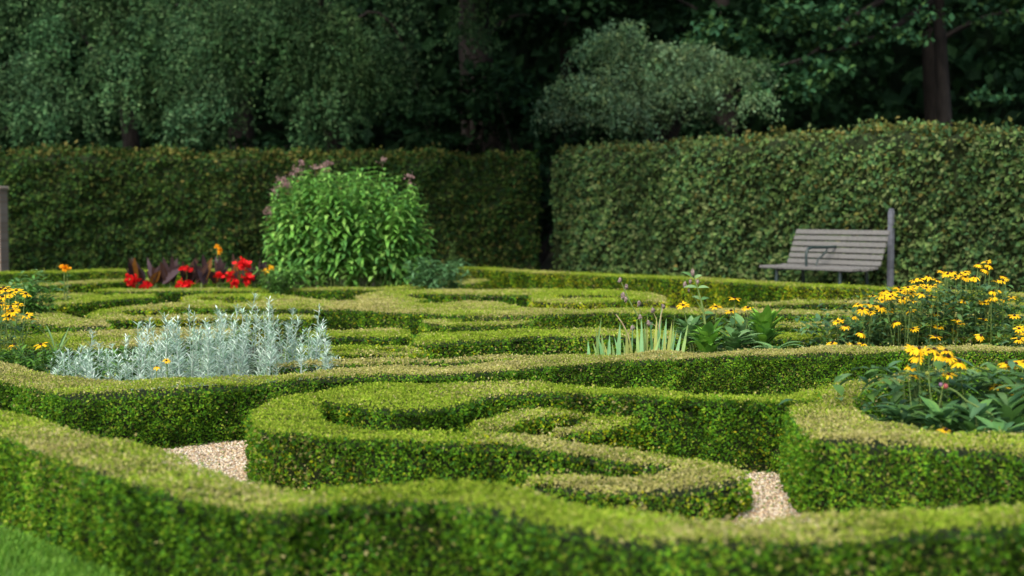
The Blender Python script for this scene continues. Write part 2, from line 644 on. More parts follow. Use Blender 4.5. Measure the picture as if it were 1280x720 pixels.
box_hedge('front box hedge beside the lawn, running the whole width of the view', [(rows_h([
    (-220, 490, -200, 468), (-80, 518, -70, 488), (0, 543, 0, 505), (50, 562, 60, 520), (100, 580, 115, 537), (160, 600, 190, 559), (225, 617, 250, 580), (300, 631, 310, 598),
    (350, 637, 352, 608), (369, 639, 374, 611), (378, 635, 380, 611), (385, 627, 394, 609), (425, 622, 430, 606), (470, 620, 470, 605.5), (520, 620.5, 520, 605), (570, 627, 570, 605), (640, 646, 640, 610), (710, 664, 710, 626),
    (780, 676, 780, 637), (860, 676, 860, 646), (940, 674, 940, 647), (1060, 671, 1060, 639), (1160, 664, 1160, 635), (1280, 653, 1280, 630), (1480, 635, 1480, 618), (1750, 612, 1750, 600)], 0.32), {})],
    tan_top=0.30, smooth=2, **NEARK)

box_hedge('long sharp-edged box hedge in front of the silver plants, its top brown and dry', [(rows_h([
    (-200, 455, -170, 432), (-80, 464, -60, 440), (0, 474, 0, 451), (45, 484, 62, 464), (85, 494, 105, 474), (150, 491, 160, 480), (225, 487, 225, 477), (320, 478, 320, 470), (400, 472, 400, 464.5),
    (478, 468, 475, 460), (556, 466, 556, 456), (620, 462, 620, 452), (700, 453, 700, 442), (825, 447, 825, 440), (950, 443, 950, 437.5), (1050, 441, 1040, 432),
    (1135, 438, 1135, 432.5), (1280, 438, 1280, 432), (1450, 438, 1450, 432), (1750, 438, 1750, 432)], 0.28), {})], tan_top=0.62, smooth=3, **FOCK)

C1 = [(1030, 487, 1030, 497, .32), (990, 488, 988, 498, .33), (937, 488.5, 930, 495, .33), (850, 486, 850, 493, .32), (770, 483, 770, 490.5, .31), (700, 480.5, 700, 488, .30), (650, 477, 640, 490, .29),
      (600, 477, 600, 494, .285), (560, 478, 575, 501, .28), (520, 480, 545, 508, .275), (475, 482, 500, 509, .27), (430, 486, 455, 507, .265), (387, 491, 420, 504, .26),
      (345, 500, 403, 499, .25), (320, 511, 397, 508, .25), (311, 523, 398, 516, .25), (320, 534, 408, 524, .25), (352, 537, 432, 529, .25), (400, 541, 470, 533.5, .25),
      (460, 545, 520, 536, .25), (525, 547, 565, 535, .245), (585, 547, 610, 534, .24), (640, 549, 660, 539, .24), (700, 560, 715, 547, .22), (750, 571, 770, 558, .195), (800, 579, 820, 568, .165), (835, 583, 870, 576, .145), (850, 587, 918, 582, .135), (845, 593, 938, 593, .13), (800, 597, 915, 607, .13),
      (750, 596, 860, 614, .13),
      (710, 592, 797, 615, .13), (690, 589, 720, 611, .13), (668, 588, 680, 606, .13), (648, 592, 650, 602, .13)]
C2 = [(575, 534, 600, 546, .24), (588, 524, 640, 530, .235), (615, 518, 648, 523, .23), (645, 512, 668, 518, .225), (700, 506, 700, 516.5, .22), (740, 505, 720, 517, .215),
      (775, 506.5, 738, 518.5, .21), (803, 512, 742, 520, .205), (811, 519, 738, 523, .20), (795, 528, 722, 526, .2), (755, 535, 705, 529, .2), (720, 539, 690, 531, .2), (693, 540, 680, 534, .2)]
box_hedge('box hedge scroll with two curled tails between the front hedge and the long hedge', [(C1, dict(gold=0.12)), (C2, dict(gold=0.35))], tan_top=0.2, **NEARK)

box_hedge('box hedge bending round the bed of yellow flowers at the right edge', [(rows_h([
    (1700, 432, 1700, 436), (1450, 442, 1450, 446), (1280, 455, 1280, 460), (1200, 461, 1200, 466), (1122, 469, 1135, 474), (1042, 479, 1092, 481), (1000, 485.5, 1074, 489), (983, 501, 1067, 499), (985, 514, 1079, 514),
    (1004, 538, 1104, 526), (1022, 546, 1116, 529.5), (1065, 551, 1140, 535), (1135, 556, 1200, 541), (1210, 561, 1250, 545), (1280, 566, 1300, 548), (1450, 580, 1450, 558), (1700, 596, 1700, 572)], 0.31), {})], tan_top=0.5, smooth=2, **NEARK)

MID = dict(leaf=0.021, cover=1.9, gold=0.15, rough=0.6)
FAR = dict(leaf=0.026, cover=1.8, gold=0.2, rough=0.45)
box_hedge('low box hedge close behind the long sharp hedge, right of the silver plants', [(rows_h([(330, 459, 330, 454), (400, 456, 400, 450.5), (462, 453.5, 462, 448), (520, 451, 520, 446), (600, 448.5, 600, 444), (720, 443, 720, 439.5)], .27), {})], tan_top=0.6, leaf=0.02, cover=1.9)
box_hedge('short hooked box hedge ending just right of the silver plants', [(rows_h([(350, 442, 350, 438), (440, 441.5, 440, 437.5), (494, 441.5, 490, 437), (535, 439.5, 505, 436), (541, 436, 500, 434.5), (509, 431, 488, 433.5), (462, 430, 460, 433.5), (416, 431, 416, 435), (350, 433, 350, 437)], .25), {})], tan_top=0.4, leaf=0.021, cover=1.9, gold=0.35)
box_hedge('broad box hedge running behind the pale sword-leaved plant to the yellow flowers', [(rows_h([(505, 428, 516, 417.5), (540, 427, 545, 416), (578, 424.5, 575, 414.5), (640, 420, 641, 412), (700, 418, 700, 410), (785, 419.5, 778, 410.5), (870, 421, 870, 413), (960, 422, 960, 415), (1035, 422, 1035, 416), (1150, 422, 1150, 416), (1420, 424, 1420, 418), (1750, 428, 1750, 421)], .27), {})], tan_top=0.5, **{**MID, 'gold': 0.1})
box_hedge('small box hedge joining the tips of the silver plants to the broad hedge', [(rows_h([(380, 419, 380, 414), (414, 418, 414, 412), (453, 419, 458, 409.5), (489, 419.5, 489, 408.5), (520, 419, 516, 411)], .24), {})], tan_top=0.45, **MID)
box_hedge('flat curled box hedge in the middle of the parterre', [(rows_h([(690, 395.5, 690, 399), (640, 396.5, 640, 400.5), (587, 396, 590, 400), (560, 397, 575, 400.5), (532, 399, 560, 401), (527, 402, 558, 402), (535, 405, 565, 403), (587, 407, 590, 403), (630, 405, 630, 402), (668, 402, 668, 399)], .22), {})], tan_top=0.5, **MID)
box_hedge('widest box hedge of the parterre, spreading into tongues in front of the round bush', [(rows_h([(200, 382.5, 200, 379), (300, 383, 300, 379), (370, 383.5, 365, 371), (412, 384, 412, 376), (450, 385, 450, 375.5), (506, 388.5, 500, 376.5), (547, 390.5, 545, 378), (587, 393, 580, 376), (630, 393.5, 622, 377), (670, 392.5, 656, 384), (712, 391, 725, 386), (760, 389, 770, 383), (850, 389, 850, 383), (950, 391, 950, 386), (1080, 393, 1080, 388.5), (1200, 394, 1200, 390), (1420, 398, 1420, 394), (1750, 404, 1750, 399)], .27), {})], tan_top=0.5, **MID)
box_hedge('ring-ended box hedge just below the round bush', [(rows_h([(700, 361, 700, 365), (640, 360.5, 640, 366.5), (547, 360, 545, 365), (490, 362, 515, 366.5), (455, 366, 500, 368), (443, 371, 515, 370), (455, 376, 525, 372), (500, 378, 540, 373)], .27), {})], tan_top=0.55, **FAR)
box_hedge('golden oval box hedge ring in front of the far border hedge', [(rows_h([(781, 376, 781, 371.5), (712, 377, 730, 372), (685, 377, 700, 371.5), (664, 375, 692, 370.5), (661, 370, 690, 369), (672, 364, 700, 367.5), (689, 361, 715, 367), (744, 360, 750, 366.5), (814, 364, 780, 368), (833, 370, 785, 370), (833, 377, 790, 374)], .28), {})], tan_top=0.3, **{**FAR, 'gold': 0.85})
box_hedge('golden box hedge ring below the red flowers', [(rows_h([(405, 376, 400, 382), (364, 369.5, 360, 378), (325, 366, 322, 372), (290, 366, 295, 369.5), (272, 366, 284, 369), (250, 366, 262, 369), (230, 369, 245, 371), (227, 374, 248, 373.5), (235, 378.5, 262, 374), (284, 379, 284, 373.5)], .25), {})], tan_top=0.35, **{**FAR, 'gold': 0.85})
box_hedge('box hedge scroll behind the silver plants, with a dark hollow inside its curl', [(rows_h([(400, 378.5, 400, 384), (330, 378.5, 330, 384), (260, 379, 260, 384.5), (225, 379, 225, 385), (187, 380, 190, 385), (147, 383, 170, 385), (115, 388, 153, 387), (107, 392, 150, 389), (115, 396.5, 155, 391), (150, 397.5, 175, 392.5), (200, 397, 205, 392), (270, 396, 270, 391), (400, 396, 400, 391.5)], .25), {})], tan_top=0.4, **{**FAR, 'gold': 0.7})
box_hedge('brown-topped blunt box hedge at the left, beside the yellow flowers', [(rows_h([(-60, 400, -60, 390), (15, 401, 15, 388), (42, 402, 45, 387.5), (80, 406.5, 70, 388.5), (110, 408, 92, 394), (142, 406, 137, 400)], .25), {})], tan_top=0.75, **{**MID, 'gold': 0.1})
box_hedge('brown-topped broad box hedge partly hidden by the tips of the silver plants', [(rows_h([(-40, 438, -40, 421), (40, 436, 40, 420), (75, 434, 75, 416), (110, 433, 110, 413.5), (165, 431, 150, 411), (215, 424, 200, 409.5), (300, 418, 300, 408)], .26), {})], tan_top=0.75, **{**MID, 'gold': 0.1})
box_hedge('forked box hedge at the left, pointing towards the red flowers', [(rows_h([(-40, 384, -40, 379), (25, 382, 25, 377), (70, 379.5, 70, 375), (112, 375.5, 112, 370.5), (150, 371.5, 150, 367), (198, 370, 198, 366)], .25), {}), (rows_h([(-20, 370, -20, 365.5), (40, 370, 40, 366), (94, 370.5, 94, 366), (130, 371.5, 130, 367.5)], .22), {})], tan_top=0.4, **FAR)
box_hedge('dark-sided box hedge left of the red flowers', [(strip_rows([(-80, 360), (20, 357), (60, 355), (112, 352.5), (156, 350), (205, 348)], .27, .45), {})], tan_top=0.4, **FAR)
box_hedge('farthest box hedge, a thin line under the tall back hedge', [(strip_rows([(-60, 341), (20, 340), (100, 338.5), (200, 337.5), (330, 337)], .27, .4), {})], tan_top=0.2, **FAR)
box_hedge('box hedge edging the bed of the round bush and the red flowers', [(strip_rows([(112, 362.5), (150, 363), (200, 363), (260, 362), (330, 362), (400, 361.5), (470, 360.5), (520, 358.5), (560, 355.5), (596, 352), (614, 349)], .22, .4), {})], tan_top=0.4, **FAR)
box_hedge('taller box hedge along the back of the parterre, below the bench', [(strip_rows([(568, 334.5), (612, 336.5), (650, 338.5), (750, 343), (850, 348), (980, 355), (1080, 359.5), (1180, 364), (1320, 371), (1480, 380), (1750, 394)], .33, .4), {})], tan_top=0.12, **{**FAR, 'gold': 0.55})
box_hedge('thin box hedge strip just in front of the hedge below the bench', [(strip_rows([(945, 379.5), (1000, 378.5), (1080, 378), (1200, 379), (1420, 383), (1750, 390)], .27, .35), {})], tan_top=0.4, **FAR)
box_hedge('second box hedge strip behind the central leafy plants', [(strip_rows([(940, 406), (1036, 406), (1150, 407), (1420, 410), (1750, 414)], .27, .35), {})], tan_top=0.5, **MID)


# ------------------------------------------------------------------ tall clipped hedges
def tall_hedge(label, p0, p1, H, width, leaf, density, lowcol, seed_dark=1.0, extra_pal=None):
    """p0,p1: ends of the face seen from the garden (x,y)"""
    g = Geo()
    p0, p1 = np.array(p0, float), np.array(p1, float)
    t = p1 - p0
    L = np.linalg.norm(t)
    t /= L
    back = np.array([-t[1], t[0]])
    if back[1] < 0:
        back = -back
    # core as a lumpy box: grid over (u along, profile)
    nu = int(L / 0.12)
    prof = []
    for z in np.linspace(0, H - 0.06, 22):
        prof.append((0.0, z))
    prof += [(0.03, H - 0.01), (0.1, H)]
    for b in np.linspace(0.22, width - 0.1, 6):
        prof.append((b, H))
    prof += [(width - 0.03, H - 0.01)]
    for z in np.linspace(H - 0.06, 0, 10):
        prof.append((width, z))
    prof = np.array(prof)
    us = np.linspace(0, L, nu)
    G = np.zeros((nu, len(prof), 3))
    G[:, :, 0] = p0[0] + t[0] * us[:, None] + back[0] * prof[None, :, 0]
    G[:, :, 1] = p0[1] + t[1] * us[:, None] + back[1] * prof[None, :, 0]
    G[:, :, 2] = prof[None, :, 1]
    V = G.reshape(-1, 3)
    F = grid_faces(nu, len(prof))
    # end caps
    caps = []
    for r in (0, nu - 1):
        i0 = r * len(prof)
        caps.append(i0)
    q = V[F]
    N = np.cross(q[:, 2] - q[:, 0], q[:, 3] - q[:, 1])
    ar = np.linalg.norm(N, axis=1) * 0.5
    N = nrm(N)
    tm = F.reshape(nu - 1, len(prof) - 1, 4)[:, 26]
    qq = V[tm]
    if np.cross(qq[:, 2] - qq[:, 0], qq[:, 3] - qq[:, 1])[:, 2].mean() < 0:
        N = -N
    vn = np.zeros_like(V)
    for c in range(4):
        np.add.at(vn, F[:, c], N * ar[:, None])
    vn = nrm(vn)
    n1, n2, n3, n4 = SineNoise(2.2), SineNoise(7.0), SineNoise(22), SineNoise(2.4, aniso=(1, 1, 0.15))
    V = V + vn * (0.035 * n1(V) + 0.03 * n2(V) + 0.03 * n4(V))[:, None]
    core = V - vn * 0.07
    core[:, 2] = np.maximum(core[:, 2], 0.002)
    g.add(core, F, (0.02, 0.02, 0.01), 1, True)

    def leaves_on(P, Nn, cnt):
        d = rng.exponential(0.04, cnt) - 0.03 - 0.035 * np.clip(n3(P), -1.3, 1.5)
        P = P - Nn * d[:, None]
        top = Nn[:, 2] > 0.6
        P = P + (top * rng.exponential(0.02, cnt))[:, None] * np.array([[0, 0, 1.0]])
        D = nrm(rand_dir(cnt) * 0.8 + Nn * 0.45 + np.array([[0, 0, -0.35]]))
        Nl = nrm(Nn * 0.8 + rand_dir(cnt) * 0.8 + np.array([[0, 0, 0.35]]))
        sz = leaf * rng.uniform(0.7, 1.25, cnt)
        pal = np.array(lowcol)
        col = pal[rng.integers(0, len(pal), cnt)]
        pt = n1(P * 0.8)
        br = rng.uniform(size=cnt) < np.clip(0.03 + 0.06 * pt + 0.35 * top, 0.0, 0.7)
        brown = np.array([(0.105, 0.105, 0.024), (0.10, 0.105, 0.022), (0.125, 0.11, 0.03), (0.085, 0.09, 0.022)])
        col = np.where(br[:, None], brown[rng.integers(0, 4, cnt)], col)
        col = col * rng.uniform(0.75, 1.25, (cnt, 1)) * seed_dark * (1 + 0.13 * np.clip(n2(P), -1.5, 1.5) + 0.13 * np.clip(n4(P), -1.5, 1.5))[:, None]
        leaf_quads(g, P, D, Nl, sz, sz * 0.68, col, 0)

    cen = V[F].mean(axis=1)
    view = nrm(np.array([[0, 0, CAM_H]]) - cen)
    w = np.where((N * view).sum(axis=1) < -0.2, ar * 0.3, ar)
    cnt = int(w.sum() * density)
    fi = rng.choice(len(F), size=cnt, p=w / w.sum())
    a, b = rng.uniform(size=(2, cnt, 1))
    q = V[F[fi]]
    P = (q[:, 0] * (1 - a) + q[:, 1] * a) * (1 - b) + (q[:, 3] * (1 - a) + q[:, 2] * a) * b
    leaves_on(P, nrm(vn[F[fi]].mean(axis=1)), cnt)
    # the two clipped ends
    for pe, sg in ((p0, -1), (p1, 1)):
        ce = int(width * H * density)
        a, b = rng.uniform(0, width, ce), rng.uniform(0, H, ce)
        P = np.stack([pe[0] + back[0] * a, pe[1] + back[1] * a, b], axis=1)
        Nn = np.tile(np.array([[t[0] * sg, t[1] * sg, 0]]), (ce, 1))
        leaves_on(P, Nn, ce)
        c4 = np.array([[pe[0], pe[1], 0], [pe[0] + back[0] * width, pe[1] + back[1] * width, 0], [pe[0] + back[0] * width, pe[1] + back[1] * width, H - 0.05], [pe[0], pe[1], H - 0.05]])
        c4[:, 0] -= t[0] * sg * 0.06
        c4[:, 1] -= t[1] * sg * 0.06
        g.add(c4, [[0, 1, 2, 3]], (0.02, 0.02, 0.01), 1)
    c = (p0 + p1) / 2
    o = g.build('tall_hedge', [M_BEECH, M_CORE], None, (c[0], c[1], 0))
    o.location = (c[0], c[1], 0)
    return tag(o, label, 'hedge', 'tall clipped hedges round the garden')


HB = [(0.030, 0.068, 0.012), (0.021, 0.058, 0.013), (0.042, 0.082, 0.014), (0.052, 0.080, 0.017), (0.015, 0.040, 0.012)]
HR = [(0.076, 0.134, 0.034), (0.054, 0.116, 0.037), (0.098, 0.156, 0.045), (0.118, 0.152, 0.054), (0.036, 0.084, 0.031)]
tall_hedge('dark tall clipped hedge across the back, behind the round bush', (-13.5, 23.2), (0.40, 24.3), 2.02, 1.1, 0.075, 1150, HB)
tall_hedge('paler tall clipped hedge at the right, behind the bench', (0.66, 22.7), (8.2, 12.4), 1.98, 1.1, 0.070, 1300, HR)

# ------------------------------------------------------------------ wood behind
TREEPAL = [(0.036, 0.088, 0.030), (0.028, 0.071, 0.027), (0.049, 0.107, 0.038), (0.068, 0.124, 0.047), (0.021, 0.056, 0.020)]


def weeping_tree(name, label, base, R, ztop, zlow, nb, pal, leaf=0.085, trunk_r=0.22, group=None, strands=22, thick=26, front=True, lobes=()):
    t = thing(name, label, 'tree', (base[0], base[1], 0), group)
    bx, by = base
    g = Geo()
    zt = ztop * 0.82
    pts = [(bx + 0.15 * math.sin(z * 0.9), by + 0.1 * math.sin(z * 0.7 + 1), z) for z in np.linspace(0, zt, 9)]
    tube(g, pts, np.linspace(trunk_r, trunk_r * 0.4, 9), 9)
    boughs = []
    for i in range(nb):
        az = rng.uniform(0, 2 * math.pi)
        if front and rng.uniform() < 0.35:
            az = -math.pi / 2 + rng.normal() * 0.9
        r = R * rng.uniform(0.45, 1.0)
        z0 = zt * rng.uniform(0.45, 1.0)
        zp = z0 + (ztop - z0) * rng.uniform(0.2, 0.9)
        ze = max(zlow + 0.6, zp - rng.uniform(0.6, 2.2))
        s = np.linspace(0, 1, 10)
        rr = r * s
        zz = z0 + (zp - z0) * np.sin(np.pi * np.clip(s * 1.2, 0, 1) * 0.5) - (zp - ze) * np.clip((s - 0.4) / 0.6, 0, 1) ** 1.8
        wob = 0.15 * np.sin(s * 5 + i)
        P = np.stack([bx + np.cos(az + wob * 0.4) * rr, by + np.sin(az + wob * 0.4) * rr, zz], axis=1)
        boughs.append((P, az))
        tube(g, P, np.linspace(0.055, 0.012, 10), 5, cap=False)
    g.build('trunk', M_BARK, t, (bx, by, 0))
    c = Geo()
    for P, az in boughs:
        tone = rng.uniform(0.6, 1.35)
        tint = np.array([1.0 + rng.uniform(-.08, .12), 1.0, 1 + rng.uniform(-.1, .15)])
        for _ in range(strands):
            u = rng.uniform(0.3, 1.0)
            i = min(int(u * 9), 8)
            fr = u * 9 - i
            st = P[i] * (1 - fr) + P[i + 1] * fr + rng.normal(size=3) * np.array([0.19, 0.19, 0.12])
            ln = min(rng.uniform(0.5, 2.3), max(0.3, st[2] - zlow - rng.uniform(0, 0.9)))
            n = max(5, int(ln * thick))
            s = np.sort(rng.uniform(0, 1, n))
            out = np.array([math.cos(az), math.sin(az)]) * rng.uniform(0.05, 0.3)
            Q = np.zeros((n, 3))
            Q[:, 0] = st[0] + out[0] * s + rng.normal(size=n) * 0.05
            Q[:, 1] = st[1] + out[1] * s + rng.normal(size=n) * 0.05
            Q[:, 2] = st[2] - ln * s
            D = nrm(rand_dir(n) * 0.7 + np.array([[out[0], out[1], -0.8]]))
            Nl = nrm(rand_dir(n) * 0.7 + np.array([[math.cos(az) * 0.5, math.sin(az) * 0.5, 0.5]]))
            sz = leaf * rng.uniform(0.6, 1.3, n)
            col = pick(pal, n) * rng.uniform(0.7, 1.3, (n, 1)) * tone * tint
            leaf_quads(c, Q, D, Nl, sz, sz * 0.6, col)
    for (px, py, Y, r, hang) in lobes:
        q = at_depth(px, py, Y)
        tone = rng.uniform(0.65, 1.55)
        tint = np.array([1.0 + rng.uniform(-.06, .12), 1.0, 1 + rng.uniform(-.1, .15)])
        for _ in range(int(80 * r * r + 14)):
            az, rr = rng.uniform(0, 6.28), math.sqrt(rng.uniform())
            st = np.array([q.x + rr * r * math.cos(az), Y + rr * r * math.sin(az), q.z - 0.55 * r * rr * rr + rng.normal() * 0.05])
            ln = hang * rng.uniform(0.45, 1.15)
            n = max(8, int(ln * thick * 1.5))
            s = np.sort(rng.uniform(0, 1, n))
            out = np.array([math.cos(az), math.sin(az)]) * rng.uniform(0.05, 0.35) * rr
            Q = np.zeros((n, 3))
            Q[:, 0] = st[0] + out[0] * s + rng.normal(size=n) * 0.04
            Q[:, 1] = st[1] + out[1] * s + rng.normal(size=n) * 0.04
            Q[:, 2] = st[2] - ln * s
            D = nrm(rand_dir(n) * 0.7 + np.array([[out[0], out[1], -0.6]]))
            Nl = nrm(rand_dir(n) * 0.6 + np.array([[math.cos(az) * 0.4 * rr, math.sin(az) * 0.4 * rr, 0.7]]))
            sz = leaf * rng.uniform(0.6, 1.3, n)
            leaf_quads(c, Q, D, Nl, sz, sz * 0.6, pick(pal, n) * rng.uniform(0.7, 1.3, (n, 1)) * tone * tint)
    c.build('crown', M_TREE, t, (bx, by, 0))
    return t


gap_a = SineNoise(1.0, 6, (0.030, 0.040, 0))
gap_b = SineNoise(1.0, 6, (0.030, 0.040, 0))


def scatter_lobes(n, x0, x1, y0, yb, Ytop, seed_noise, r0, r1, holes=(), env=None):
    out = []
    while len(out) < n:
        px, py = rng.uniform(x0, x1), rng.uniform(y0, yb)
        if env is not None and py < np.interp(px, env[0], env[1]):
            continue
        if any(((px - hx) / rx) ** 2 + ((py - hy) / ry) ** 2 < 1 for hx, hy, rx, ry in holes):
            continue
        if seed_noise(np.array([[px, py, 0]]))[0] < (-0.1 if env is None else -1.3):
            continue
        Y = Ytop - 0.010 * (py - y0) + rng.uniform(-.3, .3)
        out.append((px, py, Y, rng.uniform(r0, r1), rng.uniform(0.5, 1.1) * (0.55 if env is not None else 1)))
    return out


HOLES = [(298, 72, 16, 42), (85, 45, 24, 45), (412, 165, 34, 32), (505, 150, 26, 50), (268, 20, 18, 26), (585, 120, 40, 90), (175, -5, 30, 18)]
weeping_tree('weeping_tree', 'weeping tree at the far left with small dark leaves over the hedge', (-7.75, 28.6), 4.1, 8.3, 2.0, 14, TREEPAL, leaf=0.075, lobes=scatter_lobes(50, -60, 285, -60, 140, 27.0, gap_a, .28, .5, HOLES) + [(8, 85, 25.7, .45, 1.0), (45, 112, 25.5, .42, .9), (5, 125, 25.4, .4, .8), (70, 92, 25.8, .4, .9), (100, 118, 25.5, .38, .8), (30, 60, 26.0, .45, 1.0), (150, 15, 26.2, .45, 1.0), (165, 55, 25.9, .45, 1.0), (148, 95, 25.6, .42, .9), (185, 85, 25.7, .42, .9), (200, 30, 26.2, .45, 1.0), (125, 60, 25.9, .4, 1.0)], group='weeping trees behind the back hedge')
weeping_tree('weeping_tree', 'weeping tree trailing long strands above the round bush', (-3.5, 27.0), 3.7, 7.6, 2.9, 10, TREEPAL, leaf=0.075, lobes=scatter_lobes(50, 255, 590, -60, 120, 26.8, gap_b, .24, .46, HOLES) + [(395, 10, 26.0, .4, 1.0), (420, 50, 25.8, .38, .9), (408, 85, 25.6, .32, .7), (430, 5, 26.2, .4, 1.0), (412, 112, 25.3, .28, .75), (592, -5, 26.0, .4, .8), (585, 22, 25.8, .28, .5), (604, 40, 25.8, .2, .4), (385, 120, 25.3, .26, .6), (398, 60, 25.6, .35, .9)], group='weeping trees behind the back hedge')
SILV = [(0.090, 0.165, 0.075), (0.110, 0.190, 0.092), (0.072, 0.140, 0.062), (0.14, 0.205, 0.080), (0.06, 0.125, 0.05)]
weeping_tree('weeping_tree', 'small grey-green mounded tree behind the near end of the right hedge', (2.7, 25.6), 1.5, 4.2, 2.6, 12, SILV, leaf=0.065, trunk_r=0.12, strands=18, thick=28, lobes=scatter_lobes(84, 684, 950, 10, 128, 25.0, gap_b, .16, .34, ((840, 130, 30, 25), (915, 125, 30, 30)), ([680, 698, 716, 740, 785, 830, 880, 930], [118, 88, 55, 36, 16, 42, 50, 66])), group='weeping trees behind the back hedge')


def leaf_cloud(g, c, r, n, leaf, pal, tone=1.0, flat=0.0):
    """ragged clump of leaves in layered sprays round c"""
    c = np.asarray(c, float)
    r = np.asarray(r, float)
    ns = max(3, n // 28)
    S = rand_dir(ns) * (rng.uniform(0.15, 1, (ns, 1)) ** 0.5) * r
    idx = rng.integers(0, ns, n)
    sp = np.array([0.32, 0.32, 0.12]) * r.mean() * 0.8
    P = c + S[idx] + rng.normal(size=(n, 3)) * sp
    D = nrm(rand_dir(n) + nrm(S[idx] + 1e-6) * 0.6 + np.array([[0, 0, -0.25]]))
    Nl = nrm(rand_dir(n) * 0.55 + np.array([[0, 0, 1.0]]))
    sz = leaf * rng.uniform(0.6, 1.3, n)
    st = rng.uniform(0.7, 1.3, (ns, 1))
    col = pick(pal, n) * rng.uniform(0.75, 1.25, (n, 1)) * st[idx] * tone
    leaf_quads(g, P, D, Nl, sz, sz * 0.75, col)


def broad_tree(name, label, base, H, trunk_r, clumps, pal, leaf, group=None, limbs=(), lean=0.0):
    bx, by = base
    t = thing(name, label, 'tree', (bx, by, 0), group)
    g = Geo()
    zz = np.linspace(0, H * 0.85, 10)
    pts = [(bx + lean * z * 0.08 + 0.1 * math.sin(z * 0.8), by, z) for z in zz]
    tube(g, pts, trunk_r * np.linspace(1.15, 0.3, 10), 10)
    for L in limbs:
        tube(g, L, np.linspace(0.075, 0.018, len(L)), 6, cap=False)
    c = Geo()
    for (cx, cy, cz, r, n, lf, tone) in clumps:
        if not limbs and rng.uniform() < 0.5:
            a = np.array([bx + lean * cz * 0.06, by, max(1.5, min(cz - 0.8, H * 0.8))])
            b = np.array([cx, cy, cz])
            s = np.linspace(0, 1, 6)[:, None]
            tube(g, a + (b - a) * s + np.array([[0, 0, 0.25]]) * np.sin(s * math.pi), np.linspace(0.07, 0.02, 6), 5, cap=False)
        leaf_cloud(c, (cx, cy, cz), (r, r, r * 0.6), n, lf, pal, tone)
    g.build('trunk', M_BARK, t, (bx, by, 0))
    c.build('crown', M_TREE, t, (bx, by, 0))
    return t


DARK = [(0.011, 0.036, 0.014), (0.015, 0.044, 0.015), (0.019, 0.052, 0.018), (0.010, 0.030, 0.013)]
MAPLE = [(0.034, 0.100, 0.040), (0.028, 0.085, 0.040), (0.045, 0.118, 0.045), (0.06, 0.125, 0.035)]

# broad-leaved tree at the right; its low branches reach left over the hedge
mk = []
Ym = 25.4


def cl(px, py, Y, r, n, lf, tone=1.0):
    p = at_depth(px, py, Y)
    mk.append((p.x, p.y, p.z, r, n, lf, tone))


for (px, py, r, n, tone) in [(900, 40, .5, 520, 1.15), (935, 62, .42, 380, 1.1), (870, 62, .4, 300, 1.0), (965, 92, .42, 420, 1.15), (1000, 108, .45, 460, 1.1), (945, 118, .28, 220, 1.25), (1040, 92, .4, 320, .95),
                             (985, 20, .55, 520, .95), (1060, 25, .6, 520, .9), (1130, 45, .5, 200, .9), (1030, 60, .5, 320, .9), (1180, 10, .8, 160, .9), (1260, 20, .8, 160, .9), (1100, -40, .9, 500, .9), (930, -30, .8, 500, 1.0),
                             (1230, 118, .4, 110, .9)]:
    cl(px, py, Ym + rng.uniform(-.5, .6), r, n, 0.13, tone)
for i in range(22):
    mk.append((7.9 + rng.normal() * 2.4, 26.5 + rng.normal() * 1.8, rng.uniform(5.6, 9.5), 1.3, 260, 0.26, 0.9))
limb = [at_depth(px, py, Y) for px, py, Y in [(1175, -60, 26.4), (1120, -10, 26.0), (1060, 25, 25.6), (1035, 52, 25.4), (1008, 72, 25.3), (975, 82, 25.2)]]
limb2 = [at_depth(px, py, Y) for px, py, Y in [(1165, 0, 26.6), (1110, 40, 26.2), (1050, 62, 25.8), (1015, 66, 25.6)]]
bt = at_depth(1176, 140, 27.2)
broad_tree('broadleaf_tree', 'broad-leaved tree at the right with a bare slanting branch over the hedge', (bt.x, bt.y), 10.5, 0.16, mk, MAPLE, 0.13, limbs=[limb, limb2])
# fresh yellow-green shoot tips on that tree's lowest spray belong to its crown colour mix
yl = Geo()
ylp = at_depth(968, 112, 25.0)
